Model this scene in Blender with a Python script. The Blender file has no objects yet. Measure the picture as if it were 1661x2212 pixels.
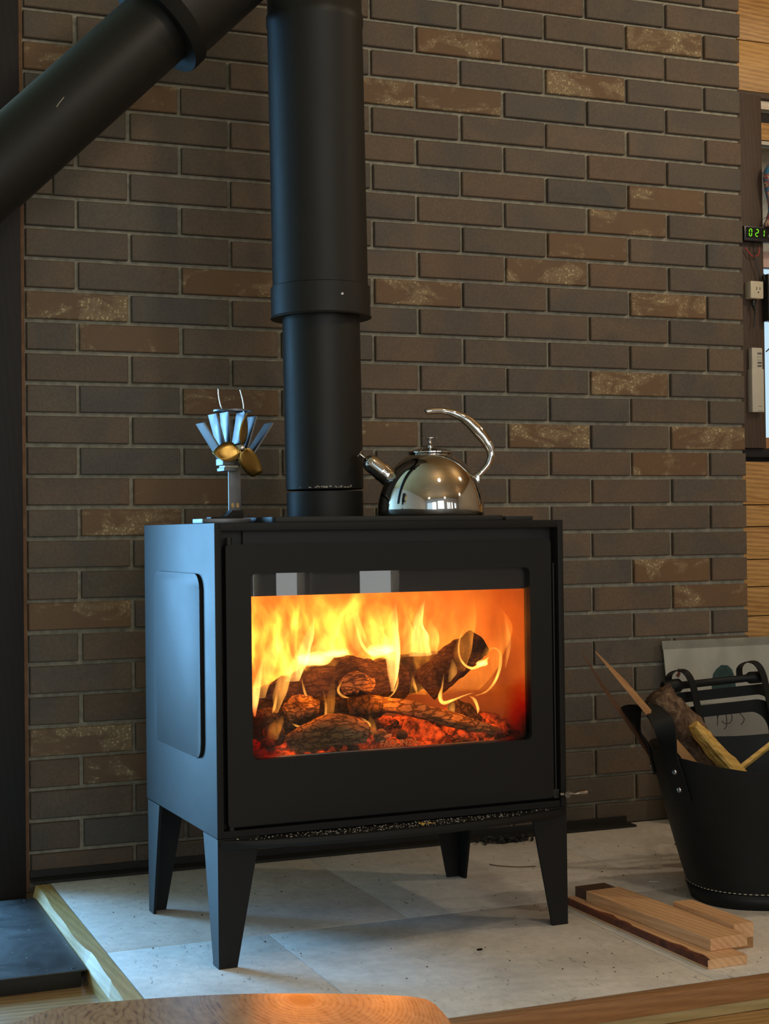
import bpy, bmesh, math, random
from mathutils import Vector, Matrix, noise as mnoise

# ------------------------------------------------------------------ camera, world, big lights, exposure
sc = bpy.context.scene
COL = sc.collection
PI = math.pi
cam_d = bpy.data.cameras.new('camera'); cam = bpy.data.objects.new('camera', cam_d); COL.objects.link(cam)
cam_d.sensor_fit = 'VERTICAL'; cam_d.sensor_height = 36.0; cam_d.lens = 53.77
cam_d.clip_start = 0.05; cam_d.clip_end = 60
_F = Vector((0.37335, 0.92761, 0.01233)).normalized()
_R = Vector((0.92771, -0.37317, -0.01203))
_R = (_R - _F * _R.dot(_F)).normalized(); _U = _R.cross(_F)
CAM = Vector((-0.53604, -3.46247, 0.76575))
cam.matrix_world = Matrix(((_R.x, _U.x, -_F.x, CAM.x), (_R.y, _U.y, -_F.y, CAM.y), (_R.z, _U.z, -_F.z, CAM.z), (0, 0, 0, 1)))
sc.camera = cam
vs = sc.view_settings
vs.view_transform = 'Standard'; vs.look = 'None'; vs.gamma = 1.0; vs.exposure = 0.0; vs.use_curve_mapping = False
cy = sc.cycles
cy.use_denoising = True
cy.max_bounces = 5; cy.diffuse_bounces = 3; cy.glossy_bounces = 3; cy.transmission_bounces = 4; cy.transparent_max_bounces = 16; cy.volume_bounces = 0
cy.caustics_reflective = False; cy.caustics_refractive = False
cy.sample_clamp_indirect = 4.0
cy.use_adaptive_sampling = True; cy.adaptive_threshold = 0.04
cy.volume_step_rate = 0.5; cy.volume_max_steps = 256

world = bpy.data.worlds.new('daylight'); sc.world = world; world.use_nodes = True
_wn = world.node_tree.nodes; _bg = _wn['Background']
_bg.inputs[0].default_value = (0.62, 0.85, 1.0, 1); _bg.inputs[1].default_value = 1.1

def area(name, loc, to, sx, sy, col, power):
    d = bpy.data.lights.new(name, 'AREA'); d.shape = 'RECTANGLE'; d.size = sx; d.size_y = sy
    d.color = col; d.energy = power
    o = bpy.data.objects.new(name, d); COL.objects.link(o); o.location = loc
    o.rotation_euler = (Vector(to) - Vector(loc)).to_track_quat('-Z', 'Z').to_euler()
    return o
# daylight entering by the tall window in the alcove at the back left, by the windows behind the camera
area('daylight_alcove_window', (-1.25, 1.85, 0.98), (-0.45, -0.6, 0.65), 1.9, 1.9, (0.22, 0.57, 1.0), 330)
area('daylight_rear_windows', (1.2, -5.6, 1.2), (1.2, 0.0, 1.2), 4.6, 2.2, (1.0, 0.96, 0.88), 85)

# ------------------------------------------------------------------ helpers
def setp(o, label=None, cat=None, group=None, kind=None):
    if label: o['label'] = label
    if cat: o['category'] = cat
    if group: o['group'] = group
    if kind: o['kind'] = kind
    return o
def empty(name, loc=(0, 0, 0), rz=0.0, parent=None):
    o = bpy.data.objects.new(name, None); COL.objects.link(o); o.location = loc; o.rotation_euler = (0, 0, rz)
    o.empty_display_size = 0.05
    if parent: o.parent = parent
    return o
def mobj(name, me, mat=None, parent=None, smooth=False, loc=None, rot=None):
    o = bpy.data.objects.new(name, me); COL.objects.link(o)
    if mat is not None and not me.materials: me.materials.append(mat)
    if parent is not None: o.parent = parent
    if loc is not None: o.location = loc
    if rot is not None: o.rotation_euler = rot
    if smooth:
        for p in me.polygons: p.use_smooth = True
    return o
def autosmooth(o, deg=40):
    me = o.data
    for p in me.polygons: p.use_smooth = True
    bm = bmesh.new(); bm.from_mesh(me)
    for e in bm.edges:
        e.smooth = not (len(e.link_faces) == 2 and e.calc_face_angle(0) > math.radians(deg))
    bm.to_mesh(me); bm.free()
    return o
def mesh(name, verts, faces):
    me = bpy.data.meshes.new(name); me.from_pydata([tuple(v) for v in verts], [], faces); me.update()
    bm = bmesh.new(); bm.from_mesh(me); bmesh.ops.recalc_face_normals(bm, faces=bm.faces); bm.to_mesh(me); bm.free()
    return me
def bm_mesh(name, bm):
    bmesh.ops.recalc_face_normals(bm, faces=bm.faces)
    me = bpy.data.meshes.new(name); bm.to_mesh(me); bm.free(); return me
def bm_box(bm, x0, x1, y0, y1, z0, z1, bev=0.0):
    vs_ = [bm.verts.new((x, y, z)) for z in (z0, z1) for y in (y0, y1) for x in (x0, x1)]
    fs = [bm.faces.new([vs_[i] for i in f]) for f in ((0, 2, 3, 1), (4, 5, 7, 6), (0, 1, 5, 4), (2, 6, 7, 3), (0, 4, 6, 2), (1, 3, 7, 5))]
    if bev > 0:
        es = list({e for f in fs for e in f.edges})
        bmesh.ops.bevel(bm, geom=es, offset=bev, segments=2, profile=0.6, affect='EDGES')
def box(name, x0, x1, y0, y1, z0, z1, mat, parent=None, bev=0.0):
    bm = bmesh.new(); bm_box(bm, x0, x1, y0, y1, z0, z1, bev)
    o = mobj(name, bm_mesh(name, bm), mat, parent)
    if bev: autosmooth(o, 50)
    return o
def lathe(name, prof, mat, parent=None, seg=48, loc=None, rot=None, deg=35):
    """prof: list of (r, z); closed at ends when r == 0"""
    vs_, fs = [], []
    n = len(prof)
    for (r, z) in prof:
        for k in range(seg):
            a = 2 * PI * k / seg; vs_.append((r * math.cos(a), r * math.sin(a), z))
    for i in range(n - 1):
        for k in range(seg):
            k2 = (k + 1) % seg
            fs.append((i * seg + k, i * seg + k2, (i + 1) * seg + k2, (i + 1) * seg + k))
    me = mesh(name, vs_, fs)
    bm = bmesh.new(); bm.from_mesh(me); bmesh.ops.remove_doubles(bm, verts=bm.verts, dist=1e-6)
    bmesh.ops.recalc_face_normals(bm, faces=bm.faces); bm.to_mesh(me); bm.free()
    o = mobj(name, me, mat, parent, loc=loc, rot=rot); autosmooth(o, deg); return o
def smooth_path(pts, n):
    """Catmull-Rom through pts"""
    P = [Vector(p) for p in pts]; out = []
    m = len(P) - 1
    for i in range(n):
        t = i / (n - 1) * m; k = min(int(t), m - 1); u = t - k
        p0 = P[max(k - 1, 0)]; p1 = P[k]; p2 = P[k + 1]; p3 = P[min(k + 2, m)]
        out.append(0.5 * ((2 * p1) + (p2 - p0) * u + (2 * p0 - 5 * p1 + 4 * p2 - p3) * u * u + (3 * p1 - p0 - 3 * p2 + p3) * u ** 3))
    return out
def lerp_list(v, n):
    m = len(v) - 1; out = []
    for i in range(n):
        t = i / (n - 1) * m; k = min(int(t), m - 1); u = t - k; u = u * u * (3 - 2 * u)
        out.append(v[k] * (1 - u) + v[k + 1] * u)
    return out
def sweep(name, pts, radii, mat, parent=None, seg=12, n=None, flat=1.0, up=(0, 0, 1), cap=True):
    """tube along pts; radii across; flat scales the second axis"""
    if n: pts = smooth_path(pts, n); radii = lerp_list(radii if isinstance(radii, (list, tuple)) else [radii] * 2, n)
    else:
        pts = [Vector(p) for p in pts]
        if not isinstance(radii, (list, tuple)): radii = [radii] * len(pts)
    vs_, fs = [], []
    up = Vector(up); prev = None
    for i, p in enumerate(pts):
        t = (pts[min(i + 1, len(pts) - 1)] - pts[max(i - 1, 0)]).normalized()
        s = t.cross(up)
        if s.length < 1e-3: s = t.cross(Vector((1, 0, 0)))
        s.normalize()
        if prev is not None and s.dot(prev) < 0: s = -s
        prev = s
        q = s.cross(t).normalized(); r = radii[i]
        for k in range(seg):
            a = 2 * PI * k / seg; vs_.append(p + s * (r * math.cos(a)) + q * (r * flat * math.sin(a)))
    for i in range(len(pts) - 1):
        for k in range(seg):
            k2 = (k + 1) % seg; fs.append((i * seg + k, i * seg + k2, (i + 1) * seg + k2, (i + 1) * seg + k))
    if cap:
        fs.append(tuple(range(seg))[::-1]); fs.append(tuple((len(pts) - 1) * seg + k for k in range(seg)))
    o = mobj(name, mesh(name, vs_, fs), mat, parent); autosmooth(o, 50); return o
def prism(name, poly, h0, h1, axis, mat, parent=None, bev=0.0):
    """extrude a 2D polygon along axis 'x','y','z'"""
    def P(u, v, h): return {'x': (h, u, v), 'y': (u, h, v), 'z': (u, v, h)}[axis]
    n = len(poly)
    bm = bmesh.new()
    a = [bm.verts.new(P(u, v, h0)) for u, v in poly]; b = [bm.verts.new(P(u, v, h1)) for u, v in poly]
    fs = [bm.faces.new(a), bm.faces.new(b[::-1])]
    for i in range(n): fs.append(bm.faces.new((a[i], b[i], b[(i + 1) % n], a[(i + 1) % n])))
    if bev:
        es = list({e for f in fs[:2] for e in f.edges})
        bmesh.ops.bevel(bm, geom=es, offset=bev, segments=2, profile=0.6, affect='EDGES')
    o = mobj(name, bm_mesh(name, bm), mat, parent); autosmooth(o, 35); return o
def rrect(x0, x1, z0, z1, r, n=6):
    pts = []
    for cx_, cz_, a0 in ((x1 - r, z1 - r, 0), (x0 + r, z1 - r, PI / 2), (x0 + r, z0 + r, PI), (x1 - r, z0 + r, 1.5 * PI)):
        for k in range(n + 1):
            a = a0 + PI / 2 * k / n; pts.append((cx_ + r * math.cos(a), cz_ + r * math.sin(a)))
    return pts
def framed(name, outer, inner, h0, h1, axis, mat, parent=None):
    """ring plate between two outlines with the same point count"""
    def P(u, v, h): return {'x': (h, u, v), 'y': (u, h, v), 'z': (u, v, h)}[axis]
    n = len(outer); vs_ = []
    for h in (h0, h1):
        for L in (outer, inner): vs_ += [P(u, v, h) for u, v in L]
    fs = []
    for i in range(n):
        j = (i + 1) % n
        fs += [(i, j, n + j, n + i), (2 * n + i, 3 * n + i, 3 * n + j, 2 * n + j), (i, 2 * n + i, 2 * n + j, j), (n + i, n + j, 3 * n + j, 3 * n + i)]
    o = mobj(name, mesh(name, vs_, fs), mat, parent); autosmooth(o, 35); return o
def copy_tree(o, parent=None):
    c = o.copy(); COL.objects.link(c)
    if parent: c.parent = parent
    for ch in list(o.children): copy_tree(ch, c)
    return c

# ------------------------------------------------------------------ materials
def new_mat(name):
    m = bpy.data.materials.new(name); m.use_nodes = True
    nt = m.node_tree; b = nt.nodes['Principled BSDF']; return m, nt, b
def N(nt, t, **kw):
    n = nt.nodes.new(t)
    for k, v in kw.items():
        if k.startswith('i_'):
            key = k[2:]; key = int(key) if key.isdigit() else key.replace('_', ' ')
            n.inputs[key].default_value = v
        else: setattr(n, k, v)
    return n
def ramp(nt, stops, fac=None, interp='LINEAR'):
    r = nt.nodes.new('ShaderNodeValToRGB'); r.color_ramp.interpolation = interp
    e = r.color_ramp.elements
    while len(e) < len(stops): e.new(0.5)
    for i, (p, c) in enumerate(stops):
        e[i].position = p; e[i].color = (c[0], c[1], c[2], 1) if len(c) == 3 else c
    if fac is not None: nt.links.new(fac, r.inputs[0])
    return r
def coords(nt, scale=(1, 1, 1), kind='Object', offset_random=0.0, rot=(0, 0, 0)):
    tc = N(nt, 'ShaderNodeTexCoord'); mp = N(nt, 'ShaderNodeMapping'); mp.inputs['Scale'].default_value = scale
    mp.inputs['Rotation'].default_value = rot
    src = tc.outputs[kind]
    if offset_random:
        oi = N(nt, 'ShaderNodeObjectInfo'); vm = N(nt, 'ShaderNodeVectorMath', operation='MULTIPLY_ADD')
        cb = N(nt, 'ShaderNodeCombineXYZ')
        for k in range(3): nt.links.new(oi.outputs['Random'], cb.inputs[k])
        nt.links.new(cb.outputs[0], vm.inputs[0]); vm.inputs[1].default_value = (offset_random, offset_random * 1.7, offset_random * 0.6)
        nt.links.new(src, vm.inputs[2]); src = vm.outputs[0]
    nt.links.new(src, mp.inputs['Vector']); return mp.outputs[0]
def bump(nt, b, h, dist=0.002, strength=0.6):
    bp = N(nt, 'ShaderNodeBump'); bp.inputs['Strength'].default_value = strength; bp.inputs['Distance'].default_value = dist
    nt.links.new(h, bp.inputs['Height']); nt.links.new(bp.outputs[0], b.inputs['Normal'])
def noise_tex(nt, vec, scale, detail=4, rough=0.55, dist=0.0):
    n = N(nt, 'ShaderNodeTexNoise'); n.inputs['Scale'].default_value = scale; n.inputs['Detail'].default_value = detail
    n.inputs['Roughness'].default_value = rough; n.inputs['Distortion'].default_value = dist
    nt.links.new(vec, n.inputs['Vector']); return n.outputs[0]
def mix(nt, fac, a, b, typ='MIX'):
    m = N(nt, 'ShaderNodeMix', data_type='RGBA', blend_type=typ)
    for s, v in ((0, fac), (6, a), (7, b)):
        if hasattr(v, 'is_linked') or hasattr(v, 'links'): nt.links.new(v, m.inputs[s])
        else: m.inputs[s].default_value = v if s == 0 else ((*v, 1) if len(v) == 3 else v)
    return m.outputs[2]
def math_n(nt, op, a, b=None, c=None, clamp=False):
    m = N(nt, 'ShaderNodeMath', operation=op, use_clamp=clamp)
    for i, v in enumerate((a, b, c)):
        if v is None: continue
        if isinstance(v, (int, float)): m.inputs[i].default_value = v
        else: nt.links.new(v, m.inputs[i])
    return m.outputs[0]
def plain(name, col, rough=0.5, metal=0.0, var=0.15, nscale=30, bmp=0.0, spec=0.5):
    m, nt, b = new_mat(name)
    v = coords(nt); n = noise_tex(nt, v, nscale, 3)
    lo = tuple(c * (1 - var) for c in col); hi = tuple(min(1, c * (1 + var)) for c in col)
    r = ramp(nt, [(0.3, lo), (0.7, hi)], n); nt.links.new(r.outputs[0], b.inputs['Base Color'])
    b.inputs['Roughness'].default_value = rough; b.inputs['Metallic'].default_value = metal
    b.inputs['Specular IOR Level'].default_value = spec
    if bmp: bump(nt, b, n, bmp)
    return m
def wood(name, c_light, c_dark, grain=(1, 12, 12), scale=6.0, rough=0.55, dist=3.0, knots=0.0, rings=True, rnd=3.0, spec=0.4):
    m, nt, b = new_mat(name)
    v = coords(nt, grain, offset_random=rnd)
    n1 = noise_tex(nt, v, 1.2, 3, 0.5)
    w = N(nt, 'ShaderNodeTexWave', wave_type='BANDS', bands_direction='DIAGONAL')
    w.inputs['Scale'].default_value = scale; w.inputs['Distortion'].default_value = dist; w.inputs['Detail'].default_value = 2.5; w.inputs['Detail Scale'].default_value = 1.2
    nt.links.new(v, w.inputs['Vector'])
    v2 = coords(nt, tuple(g * 9 for g in grain), offset_random=rnd); fine = noise_tex(nt, v2, 3.0, 4, 0.7)
    f = math_n(nt, 'MULTIPLY_ADD', fine, 0.55, math_n(nt, 'MULTIPLY', w.outputs[1], 0.16))
    f = math_n(nt, 'MULTIPLY_ADD', n1, 0.45, f)
    r = ramp(nt, [(0.40, c_dark), (0.72, c_light)], f)
    col = r.outputs[0]
    if knots:
        vk = coords(nt, (1, 1, 1), offset_random=rnd)
        vo = N(nt, 'ShaderNodeTexVoronoi'); vo.inputs['Scale'].default_value = knots; nt.links.new(vk, vo.inputs['Vector'])
        kr = ramp(nt, [(0.0, (1, 1, 1)), (0.06, (0.9, 0.9, 0.9)), (0.11, (0, 0, 0))], vo.outputs['Distance'])
        col = mix(nt, kr.outputs[0], col, tuple(c * 0.35 for c in c_dark))
    nt.links.new(col, b.inputs['Base Color']); b.inputs['Roughness'].default_value = rough; b.inputs['Specular IOR Level'].default_value = spec
    bump(nt, b, f, 0.0012, 0.4)
    return m

def brick_mat(name, salty):
    m, nt, b = new_mat(name)
    oi = N(nt, 'ShaderNodeObjectInfo')
    base = ramp(nt, [(0.0, (0.115, 0.089, 0.068)), (0.22, (0.14, 0.109, 0.084)), (0.42, (0.105, 0.092, 0.077)), (0.6, (0.135, 0.100, 0.072)), (0.8, (0.10, 0.094, 0.086)), (1.0, (0.148, 0.102, 0.070))], oi.outputs['Random'])
    v = coords(nt, (1, 1, 1), offset_random=11.0)
    n1 = noise_tex(nt, v, 7, 2, 0.5, 0.8)
    t1 = ramp(nt, [(0.35, (0.84, 0.88, 0.92)), (0.65, (1.16, 1.06, 0.92))], n1)
    c = mix(nt, 1.0, base.outputs[0], t1.outputs[0], 'MULTIPLY')
    n2 = noise_tex(nt, v, 160, 2, 0.6)
    t2 = ramp(nt, [(0.3, (0.86, 0.86, 0.86)), (0.7, (1.12, 1.12, 1.12))], n2)
    c = mix(nt, 1.0, c, t2.outputs[0], 'MULTIPLY')
    h = n2
    if salty:
        c = mix(nt, 0.55, c, (0.20, 0.105, 0.042))
        vm_ = coords(nt, (0.75, 1, 1.5), offset_random=11.0)
        n4 = noise_tex(nt, vm_, 13, 4, 0.6, 0.7)
        mask = ramp(nt, [(0.46, (0, 0, 0)), (0.58, (1, 1, 1))] if salty == 2 else [(0.54, (0, 0, 0)), (0.65, (0.9, 0.9, 0.9))], n4)
        vo = N(nt, 'ShaderNodeTexVoronoi'); vo.inputs['Scale'].default_value = 150; nt.links.new(v, vo.inputs['Vector'])
        dots = ramp(nt, [(0.22, (1, 1, 1)), (0.55, (0.12, 0.12, 0.12))], vo.outputs['Distance'])
        n5 = noise_tex(nt, v, 70, 5, 0.7)
        gr = ramp(nt, [(0.38, (0.10,) * 3), (0.58, (1,) * 3)], n5)
        f2 = math_n(nt, 'MULTIPLY', math_n(nt, 'MULTIPLY', mask.outputs[0], dots.outputs[0]), gr.outputs[0])
        f2 = math_n(nt, 'MAXIMUM', f2, math_n(nt, 'MULTIPLY', mask.outputs[0], 0.18))
        c = mix(nt, f2, c, (0.62, 0.52, 0.30))
        h = math_n(nt, 'MULTIPLY_ADD', f2, 1.5, n2)
    nt.links.new(c, b.inputs['Base Color']); b.inputs['Roughness'].default_value = 0.62; b.inputs['Specular IOR Level'].default_value = 0.35
    bump(nt, b, h, 0.0012, 0.5)
    return m

M = {}
M['brick'] = brick_mat('fired_brick', 0); M['brick_salt'] = brick_mat('brick_salt_crust', 2); M['brick_fleck'] = brick_mat('brick_salt_flecks', 1)
M['mortar'] = plain('grey_mortar', (0.36, 0.33, 0.25), 0.9, 0, 0.25, 60, 0.003)
M['post'] = wood('dark_stained_post', (0.012, 0.008, 0.008), (0.006, 0.004, 0.004), (8, 8, 0.8), 5, 0.6)
M['post2'] = wood('dark_window_post', (0.085, 0.055, 0.038), (0.055, 0.036, 0.026), (10, 10, 0.8), 5, 0.6)
M['edge'] = plain('orange_edge_strip', (0.16, 0.075, 0.03), 0.7, 0, 0.3, 40)
M['pine_wall'] = wood('yellow_pine_boards', (0.60, 0.34, 0.11), (0.30, 0.14, 0.038), (0.7, 10, 10), 5.0, 0.45, 4.0, knots=5.0)
M['pine'] = wood('pale_pine', (0.52, 0.35, 0.125), (0.36, 0.22, 0.065), (10, 0.8, 10), 4.0, 0.55, 3.0)
M['pine_x'] = wood('oiled_front_beam', (0.42, 0.21, 0.085), (0.27, 0.12, 0.045), (0.8, 10, 10), 4.0, 0.45, 3.0)
M['pine_strip'] = wood('pale_front_strip', (0.55, 0.42, 0.20), (0.40, 0.29, 0.12), (0.8, 10, 10), 4.0, 0.55, 3.0)
M['floorwood'] = wood('floor_boards', (0.50, 0.30, 0.13), (0.27, 0.14, 0.05), (0.8, 8, 8), 4.0, 0.35, 3.0)
M['rough'] = wood('sawn_offcut', (0.82, 0.50, 0.27), (0.60, 0.32, 0.15), (14, 1.0, 14), 3.0, 0.7, 2.5)
M['stone'] = None
def stone_mat():
    m, nt, b = new_mat('pale_stone_tile')
    v = coords(nt, (1, 1, 1), 'Object', offset_random=4.0)
    n1 = noise_tex(nt, v, 5, 4, 0.55); n2 = noise_tex(nt, v, 45, 6, 0.7); n3 = noise_tex(nt, coords(nt, (3, 1, 1), offset_random=4.0), 24, 5, 0.7, 1.5)
    r = ramp(nt, [(0.3, (0.72, 0.675, 0.62)), (0.7, (0.87, 0.82, 0.76))], n1)
    c = mix(nt, 1.0, r.outputs[0], ramp(nt, [(0.3, (0.86,) * 3), (0.65, (1.06,) * 3)], n2).outputs[0], 'MULTIPLY')
    pit = ramp(nt, [(0.30, (1, 1, 1)), (0.40, (0, 0, 0))], n3)
    c = mix(nt, math_n(nt, 'MULTIPLY', pit.outputs[0], 0.55), c, (0.13, 0.12, 0.10))
    n4 = noise_tex(nt, v, 2.2, 3, 0.6, 1.0)
    soot = ramp(nt, [(0.52, (0, 0, 0)), (0.75, (1, 1, 1))], n4)
    c = mix(nt, math_n(nt, 'MULTIPLY', soot.outputs[0], 0.35), c, (0.20, 0.18, 0.15))
    nt.links.new(c, b.inputs['Base Color']); b.inputs['Roughness'].default_value = 0.6; b.inputs['Specular IOR Level'].default_value = 0.3
    bump(nt, b, math_n(nt, 'ADD', n2, math_n(nt, 'MULTIPLY', pit.outputs[0], -0.7)), 0.0015, 0.5)
    return m
M['stone'] = stone_mat()
def paint_mat(name, col, rough, spec=0.5, var=0.1):
    m, nt, b = new_mat(name)
    v = coords(nt); n = noise_tex(nt, v, 400, 3, 0.6); n2 = noise_tex(nt, v, 4, 3)
    r = ramp(nt, [(0.3, tuple(c * (1 - var) for c in col)), (0.7, tuple(c * (1 + var) for c in col))], n2)
    nt.links.new(r.outputs[0], b.inputs['Base Color'])
    rr = ramp(nt, [(0.3, (rough * 0.92,) * 3), (0.7, (rough * 1.08,) * 3)], n2); nt.links.new(rr.outputs[0], b.inputs['Roughness'])
    b.inputs['Specular IOR Level'].default_value = spec
    bump(nt, b, n, 0.0004, 0.35)
    return m
M['steel'] = paint_mat('satin_black_stove_paint', (0.013, 0.0125, 0.0115), 0.5, 0.19)
M['steel_door'] = paint_mat('satin_black_door_paint', (0.0100, 0.0098, 0.0085), 0.5, 0.25)
M['pipe'] = paint_mat('matt_black_pipe_paint', (0.013, 0.0125, 0.0105), 0.5, 0.30)
M['pipe_matt'] = paint_mat('dull_black_collar', (0.012, 0.0115, 0.010), 0.75, 0.12)
M['iron'] = paint_mat('black_iron', (0.016, 0.015, 0.013), 0.55, 0.4)
M['blackplate'] = None
def blackplate_mat():
    m, nt, b = new_mat('dusty_black_plate')
    v = coords(nt); n = noise_tex(nt, v, 9, 5, 0.65, 0.6); sp = noise_tex(nt, v, 170, 2, 0.5)
    c = mix(nt, ramp(nt, [(0.72, (0, 0, 0)), (0.76, (1, 1, 1))], sp).outputs[0], ramp(nt, [(0.3, (0.018, 0.020, 0.022)), (0.7, (0.05, 0.052, 0.055))], n).outputs[0], (0.4, 0.4, 0.38))
    nt.links.new(c, b.inputs['Base Color'])
    nt.links.new(ramp(nt, [(0.3, (0.36,) * 3), (0.7, (0.55,) * 3)], n).outputs[0], b.inputs['Roughness'])
    return m
M['blackplate'] = blackplate_mat()
def metal(name, col, rough, bmpv=0.0):
    m, nt, b = new_mat(name)
    v = coords(nt); n = noise_tex(nt, v, 40, 3)
    nt.links.new(ramp(nt, [(0.3, tuple(c * 0.93 for c in col)), (0.7, col)], n).outputs[0], b.inputs['Base Color'])
    b.inputs['Metallic'].default_value = 1.0
    nt.links.new(ramp(nt, [(0.3, (rough * 0.8,) * 3), (0.7, (rough * 1.2,) * 3)], n).outputs[0], b.inputs['Roughness'])
    return m
M['chrome'] = metal('polished_steel', (0.72, 0.70, 0.67), 0.06)
M['wire'] = metal('steel_wire', (0.75, 0.74, 0.72), 0.25)
M['alu'] = metal('anodised_fin_metal', (0.17, 0.175, 0.185), 0.5)
M['brass'] = metal('brass_blade', (0.42, 0.29, 0.09), 0.38)
M['bronze'] = metal('dark_latch_metal', (0.22, 0.20, 0.17), 0.4)
M['rivet'] = metal('rivet_metal', (0.62, 0.63, 0.66), 0.28)
def leather():
    m, nt, b = new_mat('black_leather')
    v = coords(nt); vo = N(nt, 'ShaderNodeTexVoronoi'); vo.inputs['Scale'].default_value = 420; nt.links.new(v, vo.inputs['Vector'])
    n = noise_tex(nt, v, 6, 3)
    nt.links.new(ramp(nt, [(0.3, (0.005, 0.0065, 0.007)), (0.7, (0.010, 0.012, 0.013))], n).outputs[0], b.inputs['Base Color'])
    b.inputs['Roughness'].default_value = 0.5; b.inputs['Specular IOR Level'].default_value = 0.25
    bump(nt, b, vo.outputs['Distance'], 0.0006, 0.3); return m
M['leather'] = leather()
M['suede'] = plain('brown_leather_back', (0.05, 0.032, 0.018), 0.85, 0, 0.3, 60)
M['thread'] = plain('cream_thread', (0.55, 0.50, 0.38), 0.7)
M['firebrick'] = plain('sooty_firebox_lining', (0.40, 0.18, 0.055), 0.85, 0, 0.15, 12, 0.001)
M['white'] = plain('cream_plastic', (0.62, 0.56, 0.42), 0.4, 0, 0.04)
M['remote'] = plain('off_white_plastic', (0.55, 0.52, 0.44), 0.45, 0, 0.04)
M['blackplastic'] = plain('black_plastic', (0.012, 0.012, 0.013), 0.35)
M['button'] = plain('grey_buttons', (0.10, 0.10, 0.10), 0.5)
M['redwire'] = plain('red_wire', (0.45, 0.05, 0.05), 0.4)
M['ash'] = plain('pale_ash_crumbs', (0.42, 0.38, 0.32), 0.9, 0, 0.4, 90)
M['plaster'] = plain('room_plaster', (0.50, 0.42, 0.32), 0.8, 0, 0.06, 5)
M['ceil'] = wood('ceiling_boards', (0.42, 0.28, 0.13), (0.28, 0.17, 0.07), (0.8, 8, 8), 3, 0.6)
M['pale_board'] = wood('pale_outdoor_boards', (0.80, 0.70, 0.56), (0.66, 0.55, 0.42), (0.8, 8, 8), 3, 0.6)
M['pink'] = plain('pinkish_trim', (0.62, 0.42, 0.36), 0.6, 0, 0.08)
M['bark'] = None
def bark():
    m, nt, b = new_mat('flaky_bark')
    v = coords(nt); n = noise_tex(nt, v, 42, 6, 0.65, 1.0)
    nt.links.new(ramp(nt, [(0.35, (0.025, 0.013, 0.007)), (0.52, (0.12, 0.065, 0.035)), (0.68, (0.26, 0.18, 0.11))], n).outputs[0], b.inputs['Base Color'])
    b.inputs['Roughness'].default_value = 0.9; bump(nt, b, n, 0.006, 0.9); return m
M['bark'] = bark()
M['splitwood'] = wood('yellow_split_wood', (0.72, 0.46, 0.12), (0.46, 0.26, 0.06), (3, 3, 12), 3.0, 0.6, 3.0, rnd=0)
M['kindling'] = wood('kindling_wood', (0.42, 0.22, 0.085), (0.28, 0.13, 0.05), (6, 6, 6), 3.0, 0.6, 3.0)
M['kindling_dark'] = wood('dark_kindling_wood', (0.13, 0.06, 0.03), (0.07, 0.035, 0.02), (6, 6, 6), 3.0, 0.6, 3.0)

def emit_mat(name, col, s):
    m = bpy.data.materials.new(name); m.use_nodes = True; nt = m.node_tree; nt.nodes.clear()
    e = N(nt, 'ShaderNodeEmission'); e.inputs[0].default_value = (*col, 1); e.inputs[1].default_value = s
    o = N(nt, 'ShaderNodeOutputMaterial'); nt.links.new(e.outputs[0], o.inputs[0]); return m
M['led'] = emit_mat('green_led_segments', (0.25, 1.0, 0.03), 0.9)

def thin_glass(name, tint=(1, 1, 1), soot=False, rough=0.0):
    m = bpy.data.materials.new(name); m.use_nodes = True; nt = m.node_tree; nt.nodes.clear()
    tr = N(nt, 'ShaderNodeBsdfTransparent'); tr.inputs[0].default_value = (*tint, 1)
    gl = N(nt, 'ShaderNodeBsdfGlossy'); gl.inputs['Roughness'].default_value = rough
    fr = N(nt, 'ShaderNodeFresnel'); fr.inputs[0].default_value = 1.5
    mx = N(nt, 'ShaderNodeMixShader'); nt.links.new(fr.outputs[0], mx.inputs[0]); nt.links.new(tr.outputs[0], mx.inputs[1]); nt.links.new(gl.outputs[0], mx.inputs[2])
    out = N(nt, 'ShaderNodeOutputMaterial'); last = mx.outputs[0]
    if soot:
        # brown soot film baked on in the lower corners and along the edges
        tc = N(nt, 'ShaderNodeTexCoord'); sp = N(nt, 'ShaderNodeSeparateXYZ'); nt.links.new(tc.outputs['Object'], sp.inputs[0])
        n = noise_tex(nt, tc.outputs['Object'], 14, 3)
        def corner(x, z, r):
            dx = math_n(nt, 'SUBTRACT', sp.outputs[0], x); dz = math_n(nt, 'MULTIPLY', math_n(nt, 'SUBTRACT', sp.outputs[2], z), 0.62)
            d = math_n(nt, 'SQRT', math_n(nt, 'ADD', math_n(nt, 'MULTIPLY', dx, dx), math_n(nt, 'MULTIPLY', dz, dz)))
            d = math_n(nt, 'MULTIPLY_ADD', math_n(nt, 'SUBTRACT', n, 0.5), 0.06, d)
            return math_n(nt, 'SUBTRACT', 1.0, math_n(nt, 'DIVIDE', d, r), clamp=True)
        f = math_n(nt, 'MAXIMUM', corner(0.645, 0.350, 0.085), math_n(nt, 'MULTIPLY', corner(0.060, 0.35, 0.07), 0.8))
        r = ramp(nt, [(0.0, (1, 1, 1)), (0.35, (0.75, 0.16, 0.10)), (0.75, (0.06, 0.008, 0.012))], f)
        nt.links.new(r.outputs[0], tr.inputs[0])
    nt.links.new(last, out.inputs[0]); return m
M['stoveglass'] = thin_glass('stove_glass', (1, 1, 1), True)
M['glass'] = thin_glass('window_glass', (0.95, 0.98, 1.0))
M['film'] = thin_glass('clear_plastic_film', (0.93, 0.93, 0.90), rough=0.08)

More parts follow.
